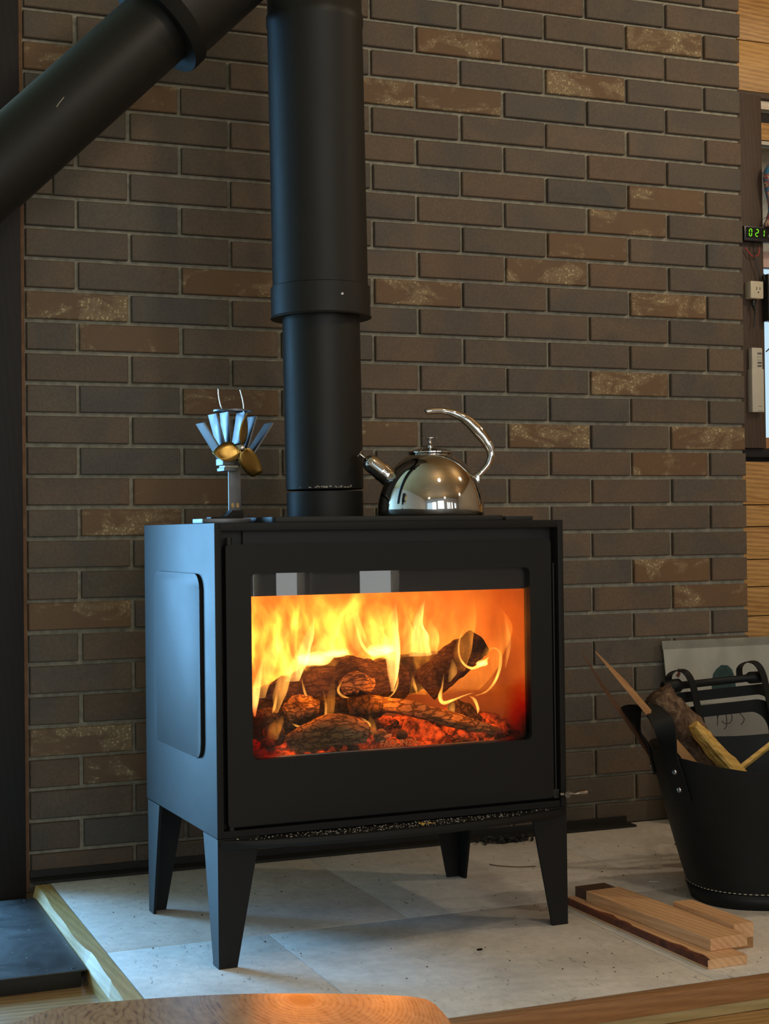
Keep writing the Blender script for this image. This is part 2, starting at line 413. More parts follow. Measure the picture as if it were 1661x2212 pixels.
# ------------------------------------------------------------------ setting: brick wall
H = 0.07003; Z1 = 0.05683; L = 0.24; JT = 0.010
def jz(k): return Z1 + (k - 1) * H
NR = 34
WTOP = jz(NR)
wall = mobj('wall_back', mesh('wall_back', *(lambda b: b)(([(-0.004, 0.0125, -0.02), (1.908, 0.0125, -0.02), (1.908, 0.0125, WTOP), (-0.004, 0.0125, WTOP),
     (-0.004, 0.054, -0.02), (1.908, 0.054, -0.02), (1.908, 0.054, WTOP), (-0.004, 0.054, WTOP)],
    [(0, 1, 2, 3), (5, 4, 7, 6), (0, 4, 5, 1), (3, 2, 6, 7), (0, 3, 7, 4), (1, 5, 6, 2)]))), M['mortar'])
setp(wall, 'brown brick wall with recessed grey mortar behind the black stove', kind='structure')
salt = {(29, 7), (26, 3), (20, 5), (19, 4), (19, 7), (18, 0), (16, 6), (14, 5), (14, 7), (4, 0), (11, 1), (27, 6)}
fleck = {(28, 4), (26, 4), (25, 1), (26, 0), (23, 7), (22, 6), (21, 6), (17, 1), (15, 2), (14, 3), (13, 7), (9, 7), (8, 7), (8, 0), (3, 1), (12, 1), (19, 2)}
_bmesh = {}
def brick_me(w, h, mat):
    key = (round(w, 4), round(h, 4), mat)
    if key in _bmesh: return _bmesh[key]
    c = 0.0022; d = 0.035
    x, z = w / 2, h / 2
    vs_ = [(-x, d, -z), (x, d, -z), (x, d, z), (-x, d, z), (-x, c, -z), (x, c, -z), (x, c, z), (-x, c, z),
           (-x + c, 0, -z + c), (x - c, 0, -z + c), (x - c, 0, z - c), (-x + c, 0, z - c)]
    fs = [(8, 9, 10, 11)]
    for i in range(4):
        j = (i + 1) % 4; fs += [(4 + i, 4 + j, 8 + j, 8 + i), (i, j, 4 + j, 4 + i)]
    me = mesh('brick', vs_, fs); me.materials.append(M[mat]); _bmesh[key] = me; return me
rnd = random.Random(5)
for k in range(0, NR):
    z0 = 0.0 if k == 0 else jz(k) + 0.0047
    z1 = jz(k + 1) - 0.0047
    xs = [0.0] + ([L * (n + 0.5) for n in range(8)] if k % 2 else [L * n for n in range(1, 8)]) + [8 * L]
    for i in range(len(xs) - 1):
        x0, x1 = xs[i], xs[i + 1] - JT
        mt = 'brick_salt' if (k, i) in salt else 'brick_fleck' if (k, i) in fleck else 'brick'
        cuts = [(x0, x1)] if (k, i) != (22, 0) else [(x0, 0.060), (0.0635, x1)]
        for (a, b_) in cuts:
            o = bpy.data.objects.new('brick', brick_me(b_ - a, z1 - z0, mt)); COL.objects.link(o); o.parent = wall
            o.location = ((a + b_) / 2 + rnd.uniform(-0.0012, 0.0012), rnd.uniform(-0.0016, 0.0016), (z0 + z1) / 2 + rnd.uniform(-0.0008, 0.0008))
            o.rotation_euler = (rnd.uniform(-0.006, 0.006), rnd.uniform(-0.003, 0.003), rnd.uniform(-0.004, 0.004))

# dark post on the left, thin edge strip, black strip at the foot of the wall
o = box('trim_1', -0.115, -0.0125, -0.012, 0.10, -0.05, 2.6, M['post'], bev=0.003); setp(o, 'dark stained timber post at the left end of the brick wall', kind='structure')
o = box('trim_2', -0.0120, -0.0045, -0.006, 0.05, -0.02, 2.44, M['edge']); setp(o, 'thin orange wooden strip along the left brick edge', kind='structure')
bm = bmesh.new(); bm_box(bm, -0.004, 1.52, -0.058, -0.0025, 0.0, 0.006, 0.001); bm_box(bm, -0.004, 1.52, -0.010, -0.0025, 0.0, 0.020, 0.001)
o = mobj('baseboard_back', bm_mesh('baseboard_back', bm), M['iron']); setp(o, 'black metal angle strip lying along the foot of the brick wall', kind='structure')

# ------------------------------------------------------------------ hearth and floor
hearth = empty('hearth', (0, 0, -0.05)); setp(hearth, 'raised hearth of pale stone tiles edged with timber', 'hearth', kind='structure')
HZ = 0.05
box('bed', 0.033, 2.6, -1.26, 0.0, 0.0, 0.040, M['mortar'], hearth)
for (x0, x1, y0, y1) in ((0.0325, 0.632, -0.663, -0.0005), (0.632, 1.232, -0.663, -0.0005), (1.232, 1.832, -0.663, -0.0005), (1.832, 2.6, -0.663, -0.0005),
                         (0.0325, 0.342, -1.2595, -0.663), (0.342, 0.942, -1.2595, -0.663), (0.942, 1.542, -1.2595, -0.663), (1.542, 2.6, -1.2595, -0.663)):
    cx_, cy_ = (x0 + x1) / 2, (y0 + y1) / 2; hx, hy = (x1 - x0) / 2 - 0.0007, (y1 - y0) / 2 - 0.0007
    t = box('tile', -hx, hx, -hy, hy, -0.010, 0.0, M['stone'], hearth, 0.0008); t.location = (cx_, cy_, HZ)
# side beam with a wavy waney edge
pts = []
rr = random.Random(3)
ys = [-1.30 + 1.235 * i / 40 for i in range(41)]
prof_top = [-0.0005 + 0.0035 * math.sin(i * 0.55) * math.sin(i * 0.21) + (0.004 if 14 < i < 22 else 0) for i in range(41)]
vs_, fs = [], []
for i, y in enumerate(ys):
    for (x, z) in ((0.0305, 0.0505), (0.0305, 0.0), (-0.006, 0.0), (-0.0065, 0.028), (prof_top[i], 0.0505)): vs_.append((x, y, z))
for i in range(40):
    for k in range(5):
        k2 = (k + 1) % 5; fs.append((i * 5 + k, i * 5 + k2, (i + 1) * 5 + k2, (i + 1) * 5 + k))
fs += [(0, 1, 2, 3, 4), (204, 203, 202, 201, 200)]
mobj('side_beam', mesh('side_beam', vs_, fs), M['pine'], hearth)
box('front_beam', 0.033, 2.6, -1.293, -1.2625, 0.018, 0.0505, M['pine_x'], hearth, 0.002)
box('front_strip', 0.033, 2.6, -1.290, -1.2625, 0.0, 0.0175, M['pine_strip'], hearth, 0.001)
fl = empty('floor', (0, 0, -0.05)); setp(fl, 'wooden board floor below the hearth', kind='structure')
for i in range(24):
    y0 = 1.8 - i * 0.30
    t = box('plank', -3.3, 3.3, -0.1488, 0.1488, -0.02, 0.0, M['floorwood'], fl, 0.001); t.location = (0.9, y0 - 0.15, -0.0005)
box('subfloor', -2.4, 4.2, -5.4, 1.8, -0.06, -0.022, M['post'], fl)

# ------------------------------------------------------------------ wooden wall with window on the right
wr = empty('wall_right_boards', (0, 0.055, 0)); setp(wr, 'yellow pine board wall to the right of the bricks', kind='structure')
def boards(z0, z1, x0, x1, zs):
    for a, b_ in zip(zs[:-1], zs[1:]):
        t = box('plank', 0, x1 - x0, 0, 0.02, 0.0012, b_ - a - 0.0012, M['pine_wall'], wr, 0.0015); t.location = (x0, 0, a)
boards(0, 0, 1.915, 4.2, [-0.05, 0.10, 0.235, 0.39, 0.52, 0.60, 0.675, 0.765, 0.825, 0.945])
boards(0, 0, 1.915, 4.2, [1.965, 2.105, 2.24, 2.38, 2.60])
boards(0, 0, 3.0, 4.2, [0.945 + 0.17 * i for i in range(7)])
box('backing', 1.9155, 4.2, 0.021, 0.05, -0.05, 0.985, M['post'], wr)
box('backing', 1.9155, 4.2, 0.021, 0.05, 1.965, 2.60, M['post'], wr)
box('rail', 1.915, 4.2, -0.012, 0.03, 0.955, 0.979, M['post'], wr, 0.002)
box('head_rail', 1.915, 4.2, -0.004, 0.03, 1.949, 1.964, M['post2'], wr, 0.001)
o = box('trim_3', 1.918, 1.999, 0.03, 0.10, 0.9795, 1.9488, M['post2'], None, 0.002); setp(o, 'dark brown upright timber at the left side of the window', kind='structure')
wn = empty('window_1', (2.0, 0.07, 0.98)); setp(wn, 'tall window with pale boards and blue daylight behind', kind='structure')
box('window_sill', 0, 1.0, -0.02, 0.03, 0.0, 0.030, M['pine_x'], wn, 0.001)
box('window_frame', 0, 1.0, 0.0, 0.03, 0.945, 0.968, M['pale_board'], wn)
box('window_frame', 0, 1.0, 0.0, 0.03, 0.905, 0.928, M['post'], wn)
box('transom', 0, 1.0, -0.005, 0.03, 0.858, 0.905, M['pine_wall'], wn)
box('transom', 0, 1.0, 0.0, 0.03, 0.846, 0.856, M['remote'], wn)
box('transom', 0, 1.0, 0.0, 0.03, 0.505, 0.548, M['pink'], wn)
box('pane', 0, 1.0, 0.012, 0.016, 0.030, 0.505, M['glass'], wn)
box('pane', 0, 1.0, 0.012, 0.016, 0.548, 0.846, M['glass'], wn)
so = empty('porch_soffit', (2.0, 0.45, 1.40)); setp(so, 'pale boarded porch lining outside the upper window pane', 'cladding')
for i in range(6):
    t = box('board', 0, 1.2, 0, 0.02, 0.001, 0.119, M['pale_board'], so); t.location = (0, 0.0, 0.12 * i); t.rotation_euler = (0, 0.0, 0)
so.rotation_euler = (0.0, -0.55, 0.0); so.location = (1.85, 0.40, 1.30)

# rest of the room (behind and beside the camera): walls with the windows that light it
def wallbox(name, x0, x1, y0, y1, z0, z1, mat, label):
    o = box(name, x0, x1, y0, y1, z0, z1, mat); setp(o, label, kind='structure'); return o
ZF, ZC = -0.05, 2.60
wallbox('ceiling', -2.5, 4.3, -5.4, 1.9, ZC, ZC + 0.05, M['ceil'], 'boarded ceiling of the room')
wallbox('wall_right', 4.2, 4.3, -5.4, 0.2, ZF, ZC, M['plaster'], 'plastered wall on the right side of the room')
wallbox('wall_left', -2.5, -2.4, -5.4, 1.9, ZF, ZC, M['plaster'], 'plastered wall on the left side of the room')
def holed(name, x0, x1, y0, y1, holes, mat, label):
    """wall along x with rectangular holes (hx0,hx1,hz0,hz1)"""
    bm = bmesh.new(); xs = x0
    for (a, b_, c, d) in holes:
        bm_box(bm, xs, a, y0, y1, ZF, ZC); bm_box(bm, a, b_, y0, y1, ZF, c); bm_box(bm, a, b_, y0, y1, d, ZC); xs = b_
    bm_box(bm, xs, x1, y0, y1, ZF, ZC)
    o = mobj(name, bm_mesh(name, bm), mat); setp(o, label, kind='structure'); return o
holed('wall_alcove', -2.4, 0.05, 1.70, 1.76, [(-2.2, -0.2, 0.0, 1.95)], M['plaster'], 'alcove wall with the tall window at the back left')
holed('wall_front', -2.4, 4.2, -5.35, -5.25, [(-2.1, -0.3, 0.2, 2.1), (0.0, 1.05, 0.45, 2.2), (1.68, 1.86, 0.45, 2.0), (1.93, 1.97, 0.45, 2.0), (2.05, 2.20, 0.45, 2.0), (2.23, 2.26, 0.45, 2.0), (2.50, 2.72, 0.45, 2.0), (3.2, 3.6, 0.6, 1.9)], M['plaster'], 'room wall with tall windows behind the viewer')
wallbox('wall_side', -0.05, 0.05, 0.10, 1.70, ZF, ZC, M['plaster'], 'return wall of the alcove behind the bricks')
# ceiling lamps
def lamp(x, y, p):
    l = empty('ceiling_lamp', (x, y, 2.6)); setp(l, 'small warm glass globe hanging from the ceiling', 'lamp', 'warm ceiling globes')
    sweep('cord', [(0, 0, 0), (0, 0, -0.30)], 0.004, M['blackplastic'], l, 6)
    lathe('socket', [(0, -0.28), (0.02, -0.28), (0.024, -0.33), (0.0, -0.33)], M['iron'], l, 16)
    d = bpy.data.lights.new('bulb', 'POINT'); d.energy = p; d.color = (1.0, 0.83, 0.61); d.shadow_soft_size = 0.06
    b_ = bpy.data.objects.new('bulb', d); COL.objects.link(b_); b_.parent = l; b_.location = (0, 0, -0.39)
for (x, y, p) in ((0.75, -1.85, 14), (2.3, -1.3, 22), (3.1, -3.0, 8), (1.2, -4.2, 6), (-0.9, -3.8, 5)): lamp(x, y, p)

# ------------------------------------------------------------------ the stove (local axes: x across the front, y into depth, z up from the hearth)
SW, SD, ST, SB = 0.7066, 0.4758, 0.7832, 0.2275
stove = empty('wood_stove', (0.18983, -0.85585, 0.0), 0.03212)
setp(stove, 'black steel wood-burning stove on four tapered legs, fire burning behind its glass', 'stove')
TH = 0.0125
# shell
bm = bmesh.new()
bm_box(bm, 0, TH, 0, SD, SB, ST, 0.0022); bm_box(bm, SW - TH, SW, 0, SD, SB, ST, 0.0022)
bm_box(bm, TH - 0.001, SW - TH + 0.001, 0, SD, ST - 0.0145, ST, 0.0015)
bm_box(bm, TH, SW - TH, SD - 0.01, SD, SB, ST - 0.014)
bm_box(bm, TH, SW - TH, 0.004, SD - 0.01, SB, SB + 0.012)
body = mobj('body', bm_mesh('body', bm), M['steel'], stove); autosmooth(body, 40)
# raised pressing on the left side
prism('side_pressing', rrect(0.074, 0.385, 0.357, 0.692, 0.030, 8), -0.0062, 0.001, 'x', M['steel'], stove, 0.0012)
prism('side_pressing', rrect(0.074, 0.385, 0.357, 0.692, 0.030, 8), SW - 0.001, SW + 0.0062, 'x', M['steel'], stove, 0.0012)
# top plates
prism('cooking_plate', rrect(0.122, 0.598, 0.035, 0.425, 0.012, 4), ST, ST + 0.0105, 'z', M['iron'], stove, 0.0015)
prism('damper_cover', rrect(0.612, 0.675, 0.06, 0.20, 0.004, 3), ST, ST + 0.0085, 'z', M['iron'], stove, 0.001)
# dark recess behind the door
bm = bmesh.new()
bm_box(bm, TH, 0.060, 0.030, 0.040, SB + 0.012, ST - 0.0145); bm_box(bm, 0.640, SW - TH, 0.030, 0.040, SB + 0.012, ST - 0.0145)
bm_box(bm, 0.060, 0.640, 0.030, 0.040, SB + 0.012, 0.350); bm_box(bm, 0.060, 0.640, 0.022, 0.040, 0.651, ST - 0.0145)
mobj('firebox_front', bm_mesh('firebox_front', bm), M['iron'], stove)
# door
door = framed('door', rrect(0.0212, 0.6795, 0.2465, 0.7450, 0.006, 6), rrect(0.0680, 0.6325, 0.3610, 0.6925, 0.011, 6), 0.002, 0.020, 'y', M['steel_door'], stove)
prism('glass', rrect(0.060, 0.641, 0.352, 0.700, 0.010, 4), 0.0135, 0.0165, 'y', M['stoveglass'], door)
sweep('hinge_pin', [(0.0300, 0.012, 0.2465), (0.0300, 0.012, 0.232)], 0.006, M['iron'], door, 10)
sweep('hinge_pin', [(0.0300, 0.012, 0.745), (0.0300, 0.012, 0.757)], 0.006, M['iron'], door, 10)
bm = bmesh.new(); bm_box(bm, 0.6805, 0.6930, 0.004, 0.020, 0.2435, 0.2615, 0.002); bm_box(bm, 0.6845, 0.6875, 0.004, 0.016, 0.26, 0.70, 0.001)
mobj('latch_plate', bm_mesh('latch_plate', bm), M['iron'], door)
hd = sweep('handle', [(0.690, -0.004, 0.2525), (0.705, -0.010, 0.2530), (0.716, -0.012, 0.2520), (0.728, -0.012, 0.2530), (0.742, -0.012, 0.2525), (0.753, -0.012, 0.2500)],
           [0.0045, 0.0055, 0.0035, 0.0065, 0.0080, 0.0025], M['bronze'], door, 12, 24, 0.75)
sweep('handle_hub', [(0.7005, 0.006, 0.2525), (0.7005, -0.015, 0.2525)], 0.0065, M['bronze'], hd, 12)
# lettering along the foot of the glass
fc = bpy.data.curves.new('lettering', 'FONT'); fc.body = 'FAQUNZA'; fc.size = 0.0165; fc.extrude = 0.0004; fc.offset = 0.0003; fc.space_character = 0.98
_tf = bpy.data.objects.new('tmp_text', fc); COL.objects.link(_tf); bpy.context.view_layer.update()
_lm = bpy.data.meshes.new_from_object(_tf.evaluated_get(bpy.context.evaluated_depsgraph_get())); bpy.data.objects.remove(_tf)
lt = bpy.data.objects.new('lettering', _lm); COL.objects.link(lt); lt.parent = door; lt.location = (0.3215, 0.0185, 0.3655); lt.rotation_euler = (PI / 2, 0, 0)
M['print'] = plain('tan_glass_print', (0.60, 0.36, 0.17), 0.6); _lm.materials.clear(); _lm.materials.append(M['print'])
_nt = M['print'].node_tree; _tl = N(_nt, 'ShaderNodeBsdfTranslucent'); _tl.inputs[0].default_value = (0.75, 0.55, 0.35, 1)
_mx = N(_nt, 'ShaderNodeMixShader'); _mx.inputs[0].default_value = 0.7
_nt.links.new(_nt.nodes['Principled BSDF'].outputs[0], _mx.inputs[1]); _nt.links.new(_tl.outputs[0], _mx.inputs[2]); _nt.links.new(_mx.outputs[0], _nt.nodes['Material Output'].inputs[0])
prism('leaf_mark', [(0.328, 0.3835), (0.333, 0.3875), (0.340, 0.3895), (0.346, 0.3885), (0.344, 0.3840), (0.338, 0.3825)], 0.0183, 0.0189, 'y', M['print'], door)
# bowed ash lip
n = 24; vs_, fs = [], []
for i in range(n + 1):
    t = i / n; x = 0.004 + t * (SW - 0.008); yb = -0.052 * (1 - (2 * t - 1) ** 2) ** 0.75 - 0.001
    for (y, z) in ((0.02, 0.2245), (yb, 0.2245), (yb - 0.001, 0.2165), (yb + 0.004, 0.2095), (0.02, 0.2095)): vs_.append((x, y, z))
for i in range(n):
    for k in range(5): fs.append((i * 5 + k, i * 5 + (k + 1) % 5, (i + 1) * 5 + (k + 1) % 5, (i + 1) * 5 + k))
fs += [(0, 1, 2, 3, 4), tuple(n * 5 + k for k in (4, 3, 2, 1, 0))]
lip = mobj('ash_lip', mesh('ash_lip', vs_, fs), M['steel'], stove); autosmooth(lip, 40)
# legs: folded tapered angle plates
def leg(x, y, sx, sy):
    t = 0.006; zt_ = SB - 0.001 if sy < 0 else SB - 0.001
    wx0, wx1, wy0, wy1 = 0.078, 0.034, 0.086, 0.033
    if sy < 0: zt_ = 0.2095 if False else SB - 0.0005
    bm = bmesh.new()
    def plate(pts):
        a = [bm.verts.new(p) for p in pts[0]]; b_ = [bm.verts.new(p) for p in pts[1]]
        bm.faces.new(a); bm.faces.new(b_[::-1])
        for i in range(4): bm.faces.new((a[i], b_[i], b_[(i + 1) % 4], a[(i + 1) % 4]))
    def F_(u, v, z): return (x + sx * u, y + sy * v, z)
    plate(([F_(0, 0, 0), F_(-wx1, 0, 0), F_(-wx0, 0, zt_), F_(0, 0, zt_)], [F_(0, -t, 0), F_(-wx1, -t, 0), F_(-wx0, -t, zt_), F_(0, -t, zt_)]))
    plate(([F_(0, -t, 0), F_(0, -wy1, 0), F_(0, -wy0, zt_), F_(0, -t, zt_)], [F_(-t, -t, 0), F_(-t, -wy1, 0), F_(-t, -wy0, zt_), F_(-t, -t, zt_)]))
    o = mobj('leg', bm_mesh('leg', bm), M['steel'], stove)
    # rolled top edge of the leg
    return o
leg(0.0005, 0.0005, -1, -1); leg(SW - 0.0005, 0.0005, 1, -1); leg(0.0005, SD - 0.008, -1, 1); leg(SW - 0.0005, SD - 0.008, 1, 1)
# firebox lining with chamfered rear corners
poly = [(0.052, 0.040), (0.052, 0.12), (0.057, 0.175), (0.072, 0.23), (0.10, 0.268), (0.15, 0.29), (0.555, 0.29), (0.605, 0.268), (0.635, 0.23), (0.650, 0.175), (0.655, 0.12), (0.655, 0.040)]
npl = len(poly)
vs_ = [(x, y, z) for z in (0.335, 0.665) for (x, y) in poly]
fs = [(i, i + 1, npl + 1 + i, npl + i) for i in range(npl - 1)] + [tuple(range(npl)), tuple(range(npl, 2 * npl))]
lin = mobj('firebox_lining', mesh('firebox_lining', vs_, fs), M['firebrick'], stove); autosmooth(lin, 40)
box('log_guard', 0.066, 0.634, 0.026, 0.034, 0.345, 0.3615, M['bronze'], stove, 0.002)
# crumbs of ash on the lip and by the hinge
def crumbs(name, n, fn, r0, r1, mat, seed, parent=None):
    rr = random.Random(seed); bm = bmesh.new()
    for i in range(n):
        p = fn(rr); r = rr.uniform(r0, r1)
        m4 = Matrix.Translation(p) @ Matrix.Rotation(rr.uniform(0, 6), 4, 'Z') @ Matrix.Rotation(rr.uniform(-.5, .5), 4, 'X') @ Matrix.Diagonal((r * rr.uniform(.6, 1.6), r, r * rr.uniform(.4, .8), 1))
        bmesh.ops.create_icosphere(bm, subdivisions=1, radius=1.0, matrix=m4)
    o = mobj(name, bm_mesh(name, bm), mat, parent); return o
def lip_pt(rr):
    t = min(0.93, max(0.05, rr.gauss(0.46, 0.22))); x = t * SW
    yb = -0.052 * (1 - (2 * t - 1) ** 2) ** 0.75
    return Vector((x, rr.uniform(yb * 0.9, 0.0), 0.2262))
o = crumbs('ash_crumbs', 420, lip_pt, 0.0005, 0.0015, M['ash'], 4); o.location = stove.location; o.rotation_euler = stove.rotation_euler
setp(o, 'pale ash crumbs and bark flakes scattered on the stove lip', 'ash', kind='stuff')
o = crumbs('bark_flakes', 9, lambda rr: Vector((rr.uniform(0.375, 0.405), rr.uniform(-0.045, -0.03), 0.2285)), 0.0018, 0.004, M['splitwood'], 8); o.location = stove.location; o.rotation_euler = stove.rotation_euler
setp(o, 'little heap of yellow bark flakes on the middle of the lip', 'wood flakes', kind='stuff')

# ------------------------------------------------------------------ stove pipe and the slanting flue
CH = Vector((0.525, -0.500, 0)); tilt = (0.0, -0.0105, 0.0)
pipe = empty('stove_pipe', (CH.x, CH.y, ST + 0.0105)); pipe.rotation_euler = tilt
setp(pipe, 'upright black flue pipe rising from the stove top, wider above its collar', 'flue pipe')
b0 = ST + 0.0105
lathe('spigot', [(0.0, 0.0), (0.0785, 0.0), (0.0785, 0.054), (0.066, 0.0545), (0.0, 0.0545)], M['pipe'], pipe, 64)
lathe('lower_pipe', [(0.0, 0.0575), (0.0765, 0.0575), (0.0798, 0.0590), (0.0798, 0.43), (0, 0.43)], M['pipe'], pipe, 64)
lathe('collar', [(0.0798, 0.4115), (0.1035, 0.4095), (0.1045, 0.4115), (0.1022, 0.414), (0.1022, 0.4735), (0.0985, 0.4755), (0.0798, 0.4755)], M['pipe'], pipe, 64)
lathe('upper_pipe', [(0.0798, 0.4755), (0.0982, 0.4756), (0.0982, 1.008), (0.1002, 1.012), (0.1002, 1.030), (0.0975, 1.036), (0.0975, 1.79), (0, 1.79)], M['pipe'], pipe, 64)
rv = lathe('rivet', [(0.0, 0.0035), (0.0028, 0.003), (0.0042, 0.0)], M['rivet'], pipe, 16)
av = math.atan2(-0.93, -0.02) ; av = -PI / 2 - 0.05
rv.location = (0.1022 * math.cos(av + 0.14), 0.1022 * math.sin(av + 0.14), 0.447); rv.rotation_euler = (PI / 2, 0, av + 0.14 + PI / 2)
# chipped bare-metal flecks on the lower rim
bm = bmesh.new(); rr = random.Random(2)
for i in range(34):
    a = -PI / 2 - 1.05 + 1.5 * rr.random(); z = 0.0605 + abs(rr.gauss(0, 0.0018)); r = rr.uniform(0.0005, 0.0016)
    bmesh.ops.create_icosphere(bm, subdivisions=1, radius=1, matrix=Matrix.Translation((0.0797 * math.cos(a), 0.0797 * math.sin(a), z)) @ Matrix.Rotation(a, 4, 'Z') @ Matrix.Diagonal((0.0004, r * 2, r, 1)))
o = mobj('chipped_paint', bm_mesh('chipped_paint', bm), M['ash'], pipe)

flue = empty('slanting_flue', (-0.081, -0.5, 1.5075)); flue.rotation_euler = (0, PI / 4 + 0.006, 0)
setp(flue, 'black flue pipe slanting up across the top left corner', 'flue pipe')
lathe('inner_pipe', [(0.0, -0.62), (0.0775, -0.62), (0.0775, 0.41), (0, 0.41)], M['pipe'], flue, 64)
lathe('collar', [(0.0775, 0.372), (0.1055, 0.370), (0.1068, 0.373), (0.1062, 0.400), (0.0990, 0.405), (0.0775, 0.405)], M['pipe_matt'], flue, 64)
lathe('outer_pipe', [(0.0775, 0.404), (0.0985, 0.404), (0.0985, 0.588), (0.0, 0.588)], M['pipe'], flue, 64)
sweep('scratch', [(-0.0083, -0.0774, 0.0806), (-0.0105, -0.0771, 0.0903), (-0.0125, -0.0768, 0.1046)], 0.0008, M['ash'], flue, 5)

# ------------------------------------------------------------------ kettle
KX, KY = 0.525, 0.215
kw = stove.matrix_basis @ Vector((KX, KY, ST + 0.0106))
ket = empty('kettle', kw, 0.0); ket.rotation_euler = (0, 0, -0.30)
setp(ket, 'polished steel whistling kettle with a curved open handle on the stove', 'kettle')
KR = 0.1085
prof = [(0, 0.0), (KR - 0.006, 0.0), (KR - 0.002, 0.002), (KR, 0.006)]
for i in range(1, 19):
    a = i / 18 * 1.19
    prof.append((KR * math.cos(a) ** 0.92, 0.012 + 0.124 * math.sin(a) ** 1.08))
rim_r, rim_z = prof[-1]
lathe('body', prof + [(rim_r - 0.002, rim_z + 0.001), (0, rim_z + 0.001)], M['chrome'], ket, 96, deg=50)
lid = lathe('lid', [(0.0435, rim_z + 0.0005), (0.0465, rim_z + 0.002), (0.0465, rim_z + 0.004), (0.043, rim_z + 0.0055), (0.030, rim_z + 0.010), (0.012, rim_z + 0.0135), (0, rim_z + 0.014)], M['chrome'], ket, 64, deg=50)
lathe('knob', [(0.0, rim_z + 0.0135), (0.0065, rim_z + 0.0135), (0.0068, rim_z + 0.017), (0.0035, rim_z + 0.020), (0.0036, rim_z + 0.026), (0.0048, rim_z + 0.030), (0.0195, rim_z + 0.0315), (0.0200, rim_z + 0.0325), (0.006, rim_z + 0.0345), (0, rim_z + 0.035)], M['chrome'], lid, 40, deg=50)
sp0 = Vector((-0.082, 0, 0.078)); spd = Vector((-0.775, 0, 0.63)).normalized()
def on_spout(t): return sp0 + spd * t
spout = sweep('spout', [on_spout(-0.015), on_spout(0.0), on_spout(0.016), on_spout(0.019), on_spout(0.024)], [0.0215, 0.0205, 0.0195, 0.0205, 0.020], M['chrome'], ket, 28)
wh = sweep('whistle_cap', [on_spout(0.023), on_spout(0.026), on_spout(0.048), on_spout(0.056), on_spout(0.061), on_spout(0.064), on_spout(0.066), on_spout(0.073), on_spout(0.078)],
      [0.0195, 0.0190, 0.0185, 0.0165, 0.012, 0.007, 0.003, 0.0022, 0.0030], M['chrome'], spout, 28)
sweep('whistle_knob', [on_spout(0.0775), on_spout(0.0785), on_spout(0.0800)], [0.0060, 0.0115, 0.0110], M['chrome'], spout, 24)
sweep('whistle_slot', [on_spout(0.040) + Vector((0.0085, -0.004, 0.0125)), on_spout(0.052) + Vector((0.0085, -0.004, 0.0125))], 0.0032, M['blackplastic'], spout, 8)
hnd = sweep('handle', [(0.092, 0, 0.078), (0.104, 0, 0.088), (0.119, 0, 0.106), (0.1245, 0, 0.126), (0.117, 0, 0.148), (0.098, 0, 0.173), (0.078, 0, 0.193), (0.056, 0, 0.206), (0.030, 0, 0.2135), (0.006, 0, 0.214), (-0.006, 0, 0.2125), (-0.0085, 0, 0.211)],
      [0.0075, 0.0065, 0.0070, 0.0085, 0.0110, 0.0125, 0.0110, 0.0085, 0.0065, 0.0065, 0.0062, 0.0020], M['chrome'], ket, 20, 72, 1.0, up=(0, 1, 0))
box('handle_bracket', 0.0915, 0.099, -0.010, 0.010, 0.066, 0.084, M['chrome'], ket, 0.002)

# ------------------------------------------------------------------ heat-powered fan
fw = stove.matrix_basis @ Vector((0.066, 0.15, ST + 0.0004))
fan = empty('stove_fan', fw, 0.0); fan.rotation_euler = (0, 0, 0.12)
setp(fan, 'small heat-powered stove fan with grey fins and brass blades', 'fan')
# x right, y away; faces right-forward
prism('base_plate', [(-0.050, -0.018), (-0.030, -0.031), (0.0, -0.036), (0.030, -0.033), (0.044, -0.026), (0.044, 0.030), (-0.050, 0.030)], 0.0, 0.0085, 'z', M['alu'], fan, 0.0012)
prism('foot', [(-0.030, 0.0085), (0.034, 0.0085), (0.036, 0.013), (0.034, 0.024), (0.012, 0.024), (0.010, 0.020), (0.002, 0.0125), (-0.030, 0.0115)], -0.012, 0.012, 'y', M['steel'], fan, 0.0008)
st_ = box('stand', 0.0100, 0.0345, -0.0016, 0.0016, 0.0235, 0.112, M['alu'], fan, 0.0006)
for xx in (0.0175, 0.0275): prism('slot', rrect(xx - 0.0028, xx + 0.0028, 0.029, 0.038, 0.0022, 4), -0.0021, -0.0015, 'y', M['pine'], st_)
box('lower_block', -0.006, 0.022, -0.018, 0.016, 0.097, 0.103, M['alu'], fan, 0.001)
box('module', -0.003, 0.024, -0.015, 0.013, 0.1035, 0.1075, M['white'], fan, 0.0005)
box('upper_block', -0.008, 0.024, -0.018, 0.016, 0.108, 0.120, M['alu'], fan, 0.001)
# fins: flat plates fanning out from the upper block
for (x0, z0, x1, z1, wd) in ((-0.004, 0.122, -0.046, 0.186, 0.0085), (0.002, 0.122, -0.021, 0.203, 0.0085), (0.009, 0.122, 0.003, 0.207, 0.008), (0.022, 0.122, 0.037, 0.207, 0.008), (0.036, 0.124, 0.060, 0.200, 0.0085), (0.052, 0.128, 0.094, 0.188, 0.0085)):
    d = Vector((x1 - x0, 0, z1 - z0)); nrm = Vector((d.z, 0, -d.x)).normalized() * 0.0016
    p = [Vector((x0, 0, z0)) + nrm, Vector((x1, 0, z1)) + nrm, Vector((x1, 0, z1)) - nrm, Vector((x0, 0, z0)) - nrm]
    prism('fin', [(q.x, q.z) for q in p], -0.022, 0.018, 'y', M['alu'], fan, 0.0004)
prism('fin_foot', [(-0.006, 0.119), (0.052, 0.119), (0.054, 0.129), (0.036, 0.125), (0.022, 0.123), (-0.004, 0.124)], -0.020, 0.016, 'y', M['alu'], fan)
